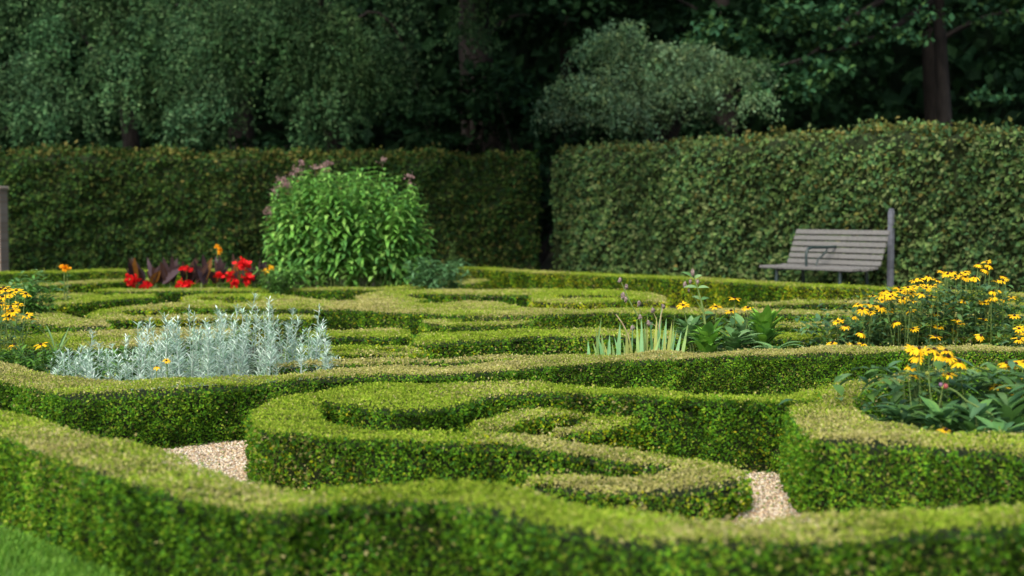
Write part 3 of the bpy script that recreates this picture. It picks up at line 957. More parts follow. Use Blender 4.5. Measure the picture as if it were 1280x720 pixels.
# dark trees of the wood
dt = [(-12.5, 33, 12, 'dark tree at the far left edge of the wood', 0.3), (-6.5, 34, 13, 'dark tree standing behind the two weeping trees', 0.34), (-0.75, 31.5, 13, 'thick brown trunked tree left of the gap in the tall hedges', 0.48),
      (1.35, 34, 13, 'thin trunked dark tree right of the thick brown trunk', 0.2), (4.9, 33, 12.5, 'dark tree behind the small grey-green tree', 0.3), (9.3, 31.5, 12, 'dark tree behind the bare slanting branch', 0.3), (13.6, 30, 12, 'dark tree at the far right edge of the wood', 0.3)]
for (x, y, H, lab, r) in dt:
    cs = []
    for k in range(30):
        a = rng.uniform(0, 6.28)
        q = 2.9 * math.sqrt(rng.uniform())
        zl = rng.uniform(2.4, H)
        if abs(x + 0.75) < 0.2 or abs(x - 1.35) < 0.2:
            zl = rng.uniform(5.2, H)
        cs.append((x + q * math.cos(a), y + q * math.sin(a), zl, 1.25, 230, 0.24, 1.0))
    if abs(x + 0.75) < 0.2:  # unseen overhanging clumps, added to shade the right part of the back hedge
        for (ox, oy, oz) in [(-2.2, 18.6, 6.6), (-1.2, 18.0, 6.6), (-0.3, 18.4, 6.8), (-2.6, 19.8, 6.4), (-1.6, 19.4, 6.2), (-0.4, 19.6, 6.4), (0.4, 19.4, 6.7), (-2.2, 21.0, 6.3), (-1.0, 20.8, 6.3), (0.0, 21.2, 6.6), (-0.4, 22.8, 6.0), (-1.4, 22.4, 6.2), (-2.4, 22.6, 6.4), (0.0, 24.6, 5.9), (-1.0, 25.2, 6.2), (0.1, 26.6, 6.0), (-0.3, 21.0, 7.4), (-1.4, 20.2, 7.4), (0.0, 24.0, 7.6), (0.1, 28.2, 6.2), (-0.6, 28.6, 6.6), (-1.7, 18.9, 7.6), (-0.6, 18.6, 7.8)]:
            cs.append((ox, oy, oz, 1.35, 620, 0.26, 1.0))
    broad_tree('wood_tree', lab, (x, y), H, r, cs, DARK, 0.2, group='dark trees of the wood')


def woodland():
    g = Geo()
    n = 26000
    ang = rng.uniform(-0.75, 0.75, n)
    rad = rng.uniform(38, 43, n)
    P = np.stack([np.sin(ang) * rad, np.cos(ang) * rad, rng.uniform(0, 15, n) ** 1.0], axis=1)
    D = nrm(rand_dir(n) + np.array([[0, 0, -0.4]]))
    Nl = nrm(rand_dir(n) * 0.8 + np.array([[0, -0.4, 0.8]]))
    sz = rng.uniform(0.35, 0.75, n)
    leaf_quads(g, P, D, Nl, sz, sz * 0.7, pick(DARK, n) * rng.uniform(0.6, 1.2, (n, 1)))
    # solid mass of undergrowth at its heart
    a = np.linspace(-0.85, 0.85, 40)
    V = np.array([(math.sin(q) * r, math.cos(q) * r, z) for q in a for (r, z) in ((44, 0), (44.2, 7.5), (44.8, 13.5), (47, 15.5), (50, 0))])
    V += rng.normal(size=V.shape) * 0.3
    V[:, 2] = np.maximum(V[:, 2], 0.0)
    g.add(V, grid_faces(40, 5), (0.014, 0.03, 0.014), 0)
    return tag(g.build('woodland', M_TREE), 'deep dark green wood closing the view behind the hedges', 'woodland', kind='stuff')


woodland()


def undergrowth():
    """dark shrubs filling the floor of the wood between hedge and trees"""
    spots = [(0.45, 25.9, 1.9, 'low dark shrub filling the gap between the tall hedges'), (0.55, 28.5, 3.9, 'dark shrub in the gap between the two tall hedges'), (-0.9, 29.2, 4.3, 'dark shrub left of the gap between the tall hedges'), (4.6, 28.3, 2.3, 'dark low shrub behind the grey-green tree'), (6.4, 28.6, 2.6, 'dark low shrub left of the right-hand trunk'),
             (9.6, 27.3, 2.7, 'dark low shrub right of the right-hand trunk'), (2.0, 30.5, 4.0, 'dark tall shrub deep behind the hedge gap'), (-5.4, 30.5, 2.6, 'dark shrub under the strands of the weeping trees')]
    for x, y, h, lab in spots:
        t = thing('shrub', lab, 'shrub', (x, y, 0), 'dark shrubs at the edge of the wood')
        g = Geo()
        st = Geo()
        for k in range(int(5 * h)):
            p = (x + rng.normal() * 0.7, y + rng.normal() * 0.5, rng.uniform(0.35, 0.9) * h)
            leaf_cloud(g, p, (0.75, 0.6, 0.5), 170, 0.16, DARK, 0.9)
            tube(st, [(x, y, 0), (x * 0.6 + p[0] * 0.4, y * 0.6 + p[1] * 0.4, p[2] * 0.5), p], [0.03, 0.02, 0.008], 5)
        g.build('foliage', M_TREE, t, (x, y, 0))
        st.build('stem', M_BARK, t, (x, y, 0))


undergrowth()

# ------------------------------------------------------------------ bench, posts
def bench():
    f = Vector((-0.807, -0.591, 0)).normalized()      # direction the bench faces
    t = Vector((0.591, -0.807, 0)).normalized()       # along the bench
    up = Vector((0, 0, 1))
    c = at_depth(1034, 340, 17.2)
    c = Vector((c.x, c.y, 0))
    L = 1.46
    root = thing('park_bench', 'weathered grey slatted bench with a dark iron middle armrest, against the right hedge', 'bench', c)

    def W(a, b, z):
        return c + t * a + f * b + up * z - c
    g = Geo()
    for k in range(5):
        box(g, W(0, -0.02 + k * 0.098, 0.44 - (0.012 if k == 4 else 0) - 0.018 * (2 - abs(k - 2)) * 0.5), t, f, up, L / 2, 0.042, 0.017)
    g.build('seat', M_TEAK, root)
    g = Geo()
    rec = math.radians(22)
    bd = (up * math.cos(rec) - f * math.sin(rec)).normalized()
    bn = (f * math.cos(rec) + up * math.sin(rec)).normalized()
    b0 = W(0, -0.10, 0.49)
    for k in range(6):
        box(g, b0 + bd * (k * 0.078), t, bd, bn, L / 2, 0.031, 0.014)
    g.build('backrest', M_TEAK, root)
    for s in (-0.50, 0.50):
        g = Geo()
        tube(g, [W(s, 0.36, 0), W(s, 0.35, 0.2), W(s, 0.34, 0.41)], [0.028, 0.024, 0.024], 8)
        tube(g, [W(s, 0.34, 0.41), W(s, 0.1, 0.405), W(s, -0.1, 0.42)], 0.02, 8)
        tube(g, [W(s, -0.22, 0), W(s, -0.14, 0.22), W(s, -0.115, 0.42), b0 + t * s - bn * 0.03 + bd * 0.2, b0 + t * s - bn * 0.03 + bd * 0.4], [0.028, 0.024, 0.022, 0.02, 0.018], 8)
        tube(g, [W(s, 0.36, 0.012), W(s, 0.40, 0.012)], 0.03, 8)
        g.build('leg', M_IRON, root)
    g = Geo()
    s = 0.0
    arm = [W(s, 0.37, 0.455), W(s, 0.375, 0.56), W(s, 0.37, 0.62), W(s, 0.34, 0.66), W(s, 0.28, 0.675), W(s, 0.1, 0.675), W(s, -0.05, 0.675), W(s, -0.15, 0.68)]
    tube(g, arm, 0.017, 8)
    tube(g, [W(s, 0.20, 0.455), W(s, 0.17, 0.53), W(s, 0.08, 0.58), W(s, 0.02, 0.63), W(s, 0.0, 0.67)], 0.011, 7)
    g.build('armrest', M_IRON, root)
    return root


bench()


def post_grey():
    p = at_depth(1113, 350, 17.05)
    root = Vector((p.x, p.y, 0))
    g = Geo()
    box(g, (0, 0, 0.555), (0.807, 0.591, 0), (-0.591, 0.807, 0), (0, 0, 1), 0.032, 0.032, 0.555, bev=0.008)
    box(g, (0, 0, 1.124), (0.807, 0.591, 0), (-0.591, 0.807, 0), (0, 0, 1), 0.026, 0.026, 0.018, bev=0.014)
    o = g.build('wooden_post', M_POST)
    o.location = root
    return tag(o, 'grey upright post against the tall hedge at the right end of the bench', 'post')


post_grey()


def brick_pier():
    p = at_depth(-9, 330, 22.6)
    g = Geo()
    box(g, (0, 0, 0.72), (1, 0, 0), (0, 1, 0), (0, 0, 1), 0.19, 0.19, 0.72, bev=0.01)
    box(g, (0, 0, 1.475), (1, 0, 0), (0, 1, 0), (0, 0, 1), 0.21, 0.21, 0.033, bev=0.015)
    o = g.build('brick_pier', M_BRICK)
    o.location = (p.x, p.y, 0)
    return tag(o, 'brown brick pier cut by the left edge, in front of the back hedge', 'pier')


brick_pier()

# ------------------------------------------------------------------ plants
# --- silver artemisia
SIL = [(0.50, 0.64, 0.50), (0.42, 0.58, 0.44), (0.64, 0.75, 0.63), (0.31, 0.48, 0.32)]


def silver_shoot(g, base, H, lean, nl, thin=1.0):
    s = np.linspace(0, 1, 6)
    tip = base + np.array([lean[0], lean[1], H])
    pts = base[None, :] + (tip - base)[None, :] * s[:, None] + np.array([[lean[0] * 0.3, lean[1] * 0.3, 0]]) * (s[:, None] ** 2 - s[:, None])
    tube(g, pts, np.linspace(0.0035, 0.0015, 6), 5, (0.38, 0.46, 0.38), cap=False)
    u = rng.uniform(0.08, 1.0, nl) ** 0.8
    P = np.stack([np.interp(u, s, pts[:, i]) for i in range(3)], axis=1)
    az = np.arange(nl) * 2.4 + rng.uniform(0, 0.8, nl)
    up = 0.10 + 0.75 * u + rng.normal(size=nl) * 0.2
    D = nrm(np.stack([np.cos(az), np.sin(az), up], axis=1))
    N = nrm(np.stack([-np.cos(az) * up, -np.sin(az) * up, np.ones(nl)], axis=1))
    L = (0.100 - 0.060 * u) * rng.uniform(0.75, 1.25, nl)
    blades(g, P, D, N, L, 0.0066 * rng.uniform(0.7, 1.2, nl), pick(SIL, nl) * rng.uniform(0.8, 1.15, (nl, 1)), droop=rng.uniform(-0.05, 0.3, nl), k=4, prof='leaf')


prof_x = [62, 80, 97, 115, 140, 160, 185, 205, 235, 270, 300, 316, 336, 352, 364, 382, 400, 415, 428]
prof_y = [450, 446, 440, 415, 432, 408, 396, 392, 390, 384, 381, 371, 375, 396, 388, 402, 385, 420, 452]
tips = [(64, 450), (70, 441), (76, 447), (86, 438), (92, 446), (105, 432), (110, 440), (80, 444), (97, 436), (116, 414), (125, 430), (140, 432), (158, 420), (172, 405), (187, 398), (205, 393), (214, 400), (222, 398), (236, 387), (243, 393), (256, 398), (271, 385), (277, 392), (283, 395), (297, 381), (303, 388), (308, 395),
        (319, 369), (322, 384), (337, 374), (340, 385), (346, 399), (357, 402), (365, 386), (374, 395), (380, 412), (389, 422), (399, 384), (403, 400), (408, 420), (425, 450)]
cell = {}
for px, py in tips:
    Y = 7.25 + 0.0012 * (px - 60) + rng.uniform(0.0, 1.0)
    cell.setdefault(min(int((px - 60) / 38), 8), []).append((px, py, Y, 1))
for i in range(180):
    px = rng.uniform(66, 425)
    top = np.interp(px, prof_x, prof_y)
    py = top + rng.exponential(34) + 12
    if py > 472:
        continue
    Y = 7.15 + 0.0010 * (px - 60) + rng.uniform(0.0, 1.1)
    cell.setdefault(min(int((px - 60) / 38), 8), []).append((px, py, Y, 0))
for k in sorted(cell):
    lst = cell[k]
    x0 = np.mean([at_depth(a[0], 450, a[2]).x for a in lst])
    y0 = np.mean([a[2] for a in lst])
    lab = 'silver-leaved plant in the pale bank behind the long sharp hedge'
    root = thing('silver_plant', lab, 'plant', (x0, y0, 0.0), 'silver-leaved plants in the left bed')
    for (px, py, Y, main) in lst:
        tip = np.array(list(at_depth(px, py, Y)))
        H = max(0.1, tip[2])
        lean = np.array([rng.normal() * 0.05, rng.normal() * 0.04])
        if px > 415:
            lean = np.array([0.06, 0])
        base = np.array([tip[0] - lean[0], tip[1] - lean[1], 0.0])
        g = Geo()
        silver_shoot(g, base, H, lean, int(46 + 120 * H) if main else int(40 + 95 * H))
        g.build('shoot', M_SILVER, root, (x0, y0, 0))

# --- rudbeckia (yellow daisies with dark cones)
PET = [(0.85, 0.52, 0.009), (0.88, 0.58, 0.012), (0.82, 0.46, 0.007)]
flower_meshes = []
for v in range(5):
    g = Geo()
    npet = int(rng.integers(10, 14))
    az = np.linspace(0, 2 * math.pi, npet, endpoint=False) + rng.normal(size=npet) * 0.09
    el = rng.normal(size=npet) * 0.12 + [0.05, -0.25, 0.2, -0.45, 0.0][v]
    D = np.stack([np.cos(az) * np.cos(el), np.sin(az) * np.cos(el), np.sin(el)], axis=1)
    N = nrm(np.stack([-np.cos(az) * np.sin(el), -np.sin(az) * np.sin(el), np.cos(el)], axis=1))
    blades(g, D * 0.012, D, N, 0.040 * rng.uniform(0.85, 1.12, npet), 0.0155, pick(PET, npet) * rng.uniform(0.85, 1.1, (npet, 1)), droop=rng.uniform(0.05, 0.4, npet), fold=0.1, k=5, prof='petal')
    o1 = g.build('flower', M_PETAL, link=False)
    g = Geo()
    ellipsoid(g, (0, 0, 0.004), (0.0115, 0.0115, 0.0095), (0.02, 0.01, 0.005), 0, 10, 6, 0.05)
    o2 = g.build('flower_centre', M_CONE, link=False)
    flower_meshes.append((o1, o2))


def put_flower(parent, origin, p, size=0.09, tilt=0.35, kind=None, face=None):
    v = rng.integers(0, 5) if kind is None else kind
    a, b = flower_meshes[v]
    o = a.copy()
    COL.objects.link(o)
    o.parent = parent
    s = size / 0.098 * rng.uniform(0.88, 1.1)
    az = rng.uniform(0, 6.28)
    if face is None:
        nd = Vector((rng.normal() * tilt * 0.6, -abs(rng.normal()) * tilt * 0.8 - 0.05, 1)).normalized()
    else:
        nd = Vector(face).normalized()
    q = nd.to_track_quat('Z', 'Y')
    o.rotation_mode = 'QUATERNION'
    o.rotation_quaternion = q @ Euler((0, 0, az)).to_quaternion()
    o.scale = (s, s, s)
    o.location = Vector(p) - Vector(origin)
    c = b.copy()
    COL.objects.link(c)
    c.parent = o
    return o


RUDL = [(0.075, 0.17, 0.038), (0.095, 0.20, 0.04), (0.055, 0.135, 0.045), (0.12, 0.22, 0.07), (0.08, 0.17, 0.07)]


def rud_plant(label, base, flowers, nfol, spread, hfol, group, leafL=0.10, size=0.09, buds=4, name='yellow_daisy'):
    """flowers: list of world points; base: (x,y)"""
    root = thing(name, label, 'flower', (base[0], base[1], 0), group)
    org = (base[0], base[1], 0)
    stems = Geo()
    for p in flowers:
        b = np.array([base[0] + rng.normal() * spread * 0.45, base[1] + rng.normal() * spread * 0.3, 0.0])
        p = np.array(list(p))
        b[0] = b[0] * 0.5 + p[0] * 0.5
        b[1] = b[1] * 0.5 + p[1] * 0.5
        m1 = b * 0.6 + p * 0.4 + np.array([0, 0, 0.03])
        m2 = b * 0.2 + p * 0.8 + np.array([rng.normal() * 0.006, 0, 0.0])
        tube(stems, [b, m1, m2, p - np.array([0, 0, 0.004])], [0.004, 0.0035, 0.003, 0.0024], 5)
        n = int(7 + rng.integers(0, 4))
        u = rng.uniform(0.1, 0.88, n)
        Q = np.array([b * (1 - q) + p * q for q in u])
        az = rng.uniform(0, 6.28, n)
        D = np.stack([np.cos(az), np.sin(az), rng.uniform(0.1, 0.9, n)], axis=1)
        N = np.stack([-np.cos(az) * .5, -np.sin(az) * .5, np.ones(n)], axis=1)
        blades(stems, Q, D, N, leafL * rng.uniform(0.4, 0.85, n) * (1.1 - 0.5 * u), leafL * 0.26 * rng.uniform(0.7, 1.1, n), pick(RUDL, n), droop=rng.uniform(0.1, 0.5, n), k=5, mat=1)
    for k in range(buds):
        p = np.array(list(flowers[rng.integers(0, len(flowers))])) + np.array([rng.normal() * spread * 0.5, rng.normal() * 0.08, -rng.uniform(0.02, 0.12)])
        b = np.array([p[0] + rng.normal() * 0.05, p[1] + rng.normal() * 0.05, 0])
        tube(stems, [b, (b + p) / 2 + np.array([0.01, 0, 0.02]), p], [0.003, 0.0025, 0.002], 5)
        ellipsoid(stems, p, (0.009, 0.009, 0.008), (0.25, 0.30, 0.05), 1, 8, 5, 0.08)
    stems.build('stem', [M_STEM, M_LEAF], root, org)
    g = Geo()
    n = nfol
    P = np.stack([base[0] + rng.normal(size=n) * spread, base[1] + rng.normal(size=n) * spread * 0.8, rng.uniform(0.02, 1.0, n) * hfol], axis=1)
    az = rng.uniform(0, 6.28, n)
    D = np.stack([np.cos(az), np.sin(az), rng.uniform(-0.1, 0.9, n)], axis=1)
    N = np.stack([-np.cos(az) * .4, -np.sin(az) * .4, np.ones(n)], axis=1)
    blades(g, P, D, N, leafL * rng.uniform(0.6, 1.25, n), leafL * 0.33 * rng.uniform(0.7, 1.2, n), pick(RUDL, n) * rng.uniform(0.8, 1.2, (n, 1)), droop=rng.uniform(0.15, 0.6, n), k=5)
    g.build('foliage', M_LEAF, root, org)
    for p in flowers:
        put_flower(root, org, p, size)
    return root


rear = [(405, 385), (480, 355), (440, 405), (515, 435), (520, 325), (560, 345), (535, 380), (570, 265), (590, 300), (612, 285), (630, 265), (655, 245), (640, 330), (685, 295), (675, 385), (745, 335), (700, 240), (750, 250), (735, 225),
        (790, 185), (765, 190), (830, 170), (800, 250), (850, 215), (845, 265), (895, 145), (920, 155), (905, 300), (880, 410), (960, 180), (965, 378), (950, 320), (960, 415), (1005, 155), (1000, 285), (1030, 178), (1045, 435),
        (1065, 112), (1105, 105), (1100, 138), (1085, 290), (1090, 375), (1135, 240), (1120, 285), (1150, 195), (1190, 172), (1165, 185), (1220, 270), (1175, 270), (1255, 425), (1255, 468), (490, 495), (520, 490), (465, 500), (380, 480), (690, 440),
        (790, 400), (865, 345), (1268, 408), (425, 372), (500, 305), (540, 320), (585, 320), (470, 400), (550, 300), (620, 240), (715, 270), (780, 215), (820, 225), (870, 190), (985, 165), (1050, 172), (690, 225), (660, 262), (940, 150), (605, 262)]
bins = {}
rear = rear + [(x + rng.normal() * 26, y + abs(rng.normal()) * 20 + 4) for x, y in rear[:72:2] if x < 1200]
for (zx, zy) in rear:
    px, py = 940 + zx / 3.765, 300 + zy / 3.765
    low = 1 if py > 418 else 0
    Y = 8.75 if low else 8.9 + rng.uniform(0, 1.0) + 0.25 * (px > 1160)
    bins.setdefault((min(int((px - 1036) / 42), 5)), []).append(at_depth(px, py, Y))
rear_lab = {0: 'yellow daisy plant at the left foot of the big sloping yellow clump', 1: 'yellow daisy plant on the rising left slope of the big yellow clump', 2: 'yellow daisy plant in the middle of the big yellow clump', 3: 'yellow daisy plant just left of the peak of the big yellow clump',
            4: 'tallest yellow daisy plant, at the peak of the big yellow clump', 5: 'yellow daisy plant at the right end of the big yellow clump'}
for k in sorted(bins):
    fl = bins[k]
    bx = np.mean([p.x for p in fl])
    by = np.mean([p.y for p in fl]) + 0.05
    hf = 0.35 * np.mean([p.z for p in fl]) + 0.55 * max(p.z for p in fl)
    rud_plant(rear_lab[k], (bx, by), fl, 620, 0.15, hf, 'yellow daisies in the right beds', leafL=0.090, size=0.074)

near_f = [(890, 45), (880, 75), (925, 55), (990, 55), (1000, 78), (1040, 95), (860, 110), (865, 145), (1000, 145), (1215, 100), (1250, 105), (1275, 95), (1265, 155), (1200, 195), (1178, 190), (1115, 235), (1260, 225), (990, 350), (905, 60), (960, 70), (945, 50), (868, 50)]
nb = {}
for zx, zy in near_f:
    px, py = 850 + zx / 2.977, 420 + zy / 2.977
    Y = 5.75 + rng.uniform(-.1, .35) if zy < 330 else 5.15
    k = 0 if (px < 1190 and zy < 180) else (1 if zy < 330 and px > 1190 else 2)
    if zy < 330 and k == 2:
        k = 1
    nb.setdefault(k, []).append(at_depth(px, py, Y))
nl = {0: 'yellow daisy plant with a tight bunch of blooms in the curved right hedge', 1: 'yellow daisy plant cut by the right edge, inside the curved hedge', 2: 'single low yellow daisy lying on the curved right hedge'}
for k in sorted(nb):
    fl = nb[k]
    bx = np.mean([p.x for p in fl])
    by = np.mean([p.y for p in fl])
    rud_plant(nl[k], (bx, by + (0.1 if k == 2 else 0)), fl, 380 if k < 2 else 40, 0.15 if k < 2 else 0.06, 0.46 if k < 2 else 0.28, 'yellow daisies in the right beds', leafL=0.115, size=0.070, buds=7 if k < 2 else 1)

left_f = [(30, 190), (80, 230), (130, 215), (70, 265), (205, 240), (60, 350), (100, 380), (70, 420), (215, 410), (250, 440), (140, 330), (10, 320), (5, 205), (45, 210), (20, 265), (85, 345), (115, 365)]
fl = [at_depth(zx / 6.4, 330 + zy / 6.4, 8.6 + rng.uniform(0, 0.7)) for zx, zy in left_f]
rud_plant('yellow daisy plant cut by the right edge above the long hedge', (at_depth(1285, 430, 9.0).x, 9.0), [at_depth(*q) for q in [(1274, 411, 8.9), (1274, 424, 8.8), (1277, 414, 9.0), (1290, 400, 9.0), (1300, 410, 9.0), (1268, 395, 9.1)]], 240, 0.14, 0.36, 'yellow daisies in the right beds', leafL=0.095, size=0.088)
rud_plant('bushy yellow daisy plant cut by the left edge', (np.mean([p.x for p in fl]) - 0.08, 8.8), fl, 260, 0.16, 0.5, 'yellow daisies in the left bed', leafL=0.095, size=0.085)
rud_plant('low yellow daisy with two blooms at the foot of the silver plants, far left', (at_depth(35, 430, 8.3).x, 8.35), [at_depth(18, 431, 8.3), at_depth(51, 431, 8.4)], 24, 0.1, 0.22, 'yellow daisies in the left bed', leafL=0.08, size=0.075, buds=1)
rud_plant('small yellow daisy poking out among the silver shoots', (at_depth(201, 455, 7.05).x, 7.05), [at_depth(196, 458, 7.0), at_depth(208, 451, 7.05)], 14, 0.05, 0.25, 'yellow daisies in the left bed', leafL=0.07, size=0.045, buds=0)
cf = [(918, 373, 9.0), (854, 382, 9.2), (895, 384, 9.2), (935, 385, 9.2), (914, 389, 9.1)]
rud_plant('yellow daisy rising from the leafy plants in the middle of the garden', (at_depth(915, 400, 9.1).x, 9.1), [at_depth(*q) for q in cf], 90, 0.16, 0.42, 'yellow daisies among the central leafy plants', leafL=0.10, size=0.09, buds=5)

# --- pale sword-leaved plant (dying back) with a nodding seed stalk
def sword_plant():
    Y0 = 8.75
    b0 = at_depth(800, 440, Y0)
    root = thing('sword_leaved_plant', 'pale sword-leaved plant with browning tips behind the long hedge', 'plant', (b0.x, Y0, 0))
    lv = [(737, 436, 735, 425), (742, 440, 752, 395), (750, 440, 741, 427), (757, 440, 752, 417), (760, 440, 762, 418), (763, 440, 755, 429), (778, 440, 768, 422), (781, 440, 784, 413), (784, 440, 779, 427), (788, 440, 791, 405),
          (793, 440, 786, 416), (803, 440, 802, 398), (805, 440, 806, 402), (815, 440, 813, 402), (820, 440, 827, 383), (824, 440, 823, 402), (830, 440, 831, 415), (833, 440, 840, 402), (838, 440, 842, 408), (850, 440, 860, 405), (845, 440, 850, 420),
          (775, 440, 790, 425), (796, 440, 803, 412), (810, 440, 817, 415), (768, 440, 765, 428), (748, 440, 745, 412), (772, 440, 775, 404), (799, 440, 796, 400), (808, 440, 809, 392), (818, 440, 821, 396), (827, 440, 833, 398), (835, 440, 846, 410), (786, 440, 782, 409), (842, 440, 852, 414), (755, 440, 748, 421), (813, 440, 826, 418), (791, 440, 800, 420)]
    for (x0, y0, x1, y1) in lv:
        Y = Y0 + rng.uniform(-0.15, 0.25)
        a = np.array(list(at_depth(x0, y0, Y)))
        b = np.array(list(at_depth(x1, y1, Y + rng.normal() * 0.03)))
        a2 = a + (a - b) / max(b[2] - a[2], 0.05) * min(a[2] - 0.02, 0.35) * 0.3
        a2[2] = 0.02
        d = b - a2
        brown = rng.uniform() < 0.08
        pal = [(0.38, 0.31, 0.13), (0.42, 0.36, 0.17)] if brown else [(0.17, 0.36, 0.13), (0.21, 0.40, 0.17), (0.26, 0.40, 0.12), (0.34, 0.38, 0.10)]
        g = Geo()
        blades(g, a2[None, :], d[None, :], np.array([[rng.normal() * 0.7, -1, 0.1]]), np.linalg.norm(d), rng.uniform(0.022, 0.034), pick(pal, 1) * 1.15, droop=0.0, fold=0.12, k=7, prof='sword')
        g.build('leaf', M_LEAF, root, (b0.x, Y0, 0))
    return root


sword_plant()


def seed_stalk():
    Y = 8.8
    pts = [at_depth(px, py, Y) for px, py in [(806, 430), (803, 412), (799, 397), (791, 384), (784, 370), (779, 358), (775, 350)]]
    base = Vector((pts[0].x + 0.01, Y, 0))
    root = thing('seed_stalk', 'thin bent stalk with grey nodding seed heads above the sword leaves', 'plant', base)
    o = (base.x, base.y, 0)
    g = Geo()
    tube(g, [base] + pts, np.linspace(0.006, 0.0032, 8), 6)
    tube(g, [at_depth(800, 400, Y), at_depth(800, 388, Y), at_depth(799, 380, Y)], [0.003, 0.002, 0.002], 5)
    tube(g, [at_depth(785, 372, Y), at_depth(782, 368, Y), at_depth(780, 371, Y)], [0.0015] * 3, 5)
    g.build('stem', M_STEM, root, o)
    for (px, py, r) in [(775, 350, .016), (783, 358, .015), (779, 369, .02), (782, 374, .018), (799, 379, .017), (800, 396, .016)]:
        g = Geo()
        p = at_depth(px, py, Y)
        ellipsoid(g, p, (r * 0.7, r * 0.7, r), (0.3, 0.3, 0.3), 0, 8, 6, 0.12)
        k = 9
        D = nrm(rand_dir(k) + np.array([[0, 0, -0.8]]))
        blades(g, np.tile(np.array(list(p)), (k, 1)), D, rand_dir(k), r * 1.3, r * 0.5, (0.3, 0.28, 0.26), k=3)
        g.build('seed_head', M_SEED, root, o)
    # second small dead stalk
    for (lab, path, heads) in [
        ('tan dead stalk leaning left in the sword leaves', [(790, 436), (785, 418), (778, 404), (770, 393)], [(791, 410, .02)]),
        ('tan upright dead stalk with a dark tip right of the sword leaves', [(822, 438), (824, 412), (826, 395), (829, 384)], [(829, 383, .014), (811, 404, .017), (816, 388, .016)])]:
        pp = [at_depth(px, py, 8.85) for px, py in path]
        b = Vector((pp[0].x, 8.85, 0))
        rt = thing('dead_stalk', lab, 'plant', b, 'dead stalks among the sword leaves')
        g = Geo()
        tube(g, [b] + pp, np.linspace(0.006, 0.004, 5), 6)
        for (px, py, r) in heads:
            hp = at_depth(px, py, 8.85)
            tube(g, [pp[1], (pp[1] + hp) / 2 + Vector((0, 0, 0.01)), hp], [0.0025, 0.002, 0.002], 5, cap=False)
        g.build('stem', M_DRY, rt, (b.x, b.y, 0))
        for (px, py, r) in heads:
            g = Geo()
            ellipsoid(g, at_depth(px, py, 8.85), (r * 0.8, r * 0.8, r), (0.2, 0.2, 0.2), 0, 8, 6, 0.2)
            g.build('seed_head', M_SEED, rt, (b.x, b.y, 0))


seed_stalk()

# --- broad-leaved rosettes
ROS = [(0.16, 0.36, 0.035), (0.13, 0.31, 0.035), (0.20, 0.41, 0.05), (0.10, 0.25, 0.04)]
ROSB = [(0.15, 0.29, 0.09), (0.20, 0.34, 0.13), (0.11, 0.24, 0.07)]


def rosette(label, px, ytop, Y, nleaf, L, W, pal, group, upright=0.9, spread=0.10, zbase=None, extra=None):
    b = at_depth(px, 430, Y)
    top = at_depth(px, ytop, Y).z
    root = thing('leafy_plant', label, 'plant', (b.x, Y, 0), group)
    org = (b.x, Y, 0)
    z0 = max(0.02, top - L * 0.8)
    g = Geo()
    tube(g, [(b.x, Y, 0), (b.x + 0.01, Y, z0 * 0.6), (b.x, Y, z0 + L * 0.4)], [0.010, 0.008, 0.005], 6)
    g.build('stem', M_STEM, root, org)
    for i in range(nleaf):
        az = i * 2.4 + rng.uniform(-0.3, 0.3)
        up = upright * rng.uniform(0.5, 1.5)
        z = z0 + (top - z0) * rng.uniform(-0.45, 0.45) if z0 > 0.08 else z0 + 0.03
        P = np.array([[b.x + math.cos(az) * 0.012, Y + math.sin(az) * 0.012, z]])
        D = np.array([[math.cos(az), math.sin(az), up]])
        N = np.array([[-math.cos(az) * up, -math.sin(az) * up, 1.0]])
        g = Geo()
        blades(g, P, D, N, L * rng.uniform(0.75, 1.15), W * rng.uniform(0.8, 1.15), pick(pal, 1) * rng.uniform(0.85, 1.2), droop=rng.uniform(0.1, 0.5), fold=0.14, k=8)
        g.build('leaf', M_LEAF, root, org)
    return root


grp = 'broad-leaved plants in the middle bed'
rosette('fresh green leafy plant, tallest and right-most of the central group', 955, 388, 9.0, 60, 0.21, 0.052, ROS, grp, 1.5)
rosette('fresh green upright leafy plant just right of the sword leaves', 884, 406, 8.9, 56, 0.19, 0.060, ROS, grp, 1.4)
rosette('dull green leafy plant with flat leaves in the middle of the central group', 918, 408, 8.85, 60, 0.17, 0.056, ROSB, grp, 0.8)
rosette('grey-green leafy plant sprawling right over the long hedge', 970, 418, 8.75, 44, 0.19, 0.052, ROSB, grp, 0.45)
rosette('blue-green leafy plant behind the central yellow daisy', 930, 394, 9.3, 60, 0.19, 0.054, ROSB, grp, 1.1)
rosette('small grey leafy plant at the left of the central group', 862, 398, 9.2, 52, 0.15, 0.05, ROSB, grp, 1.0)

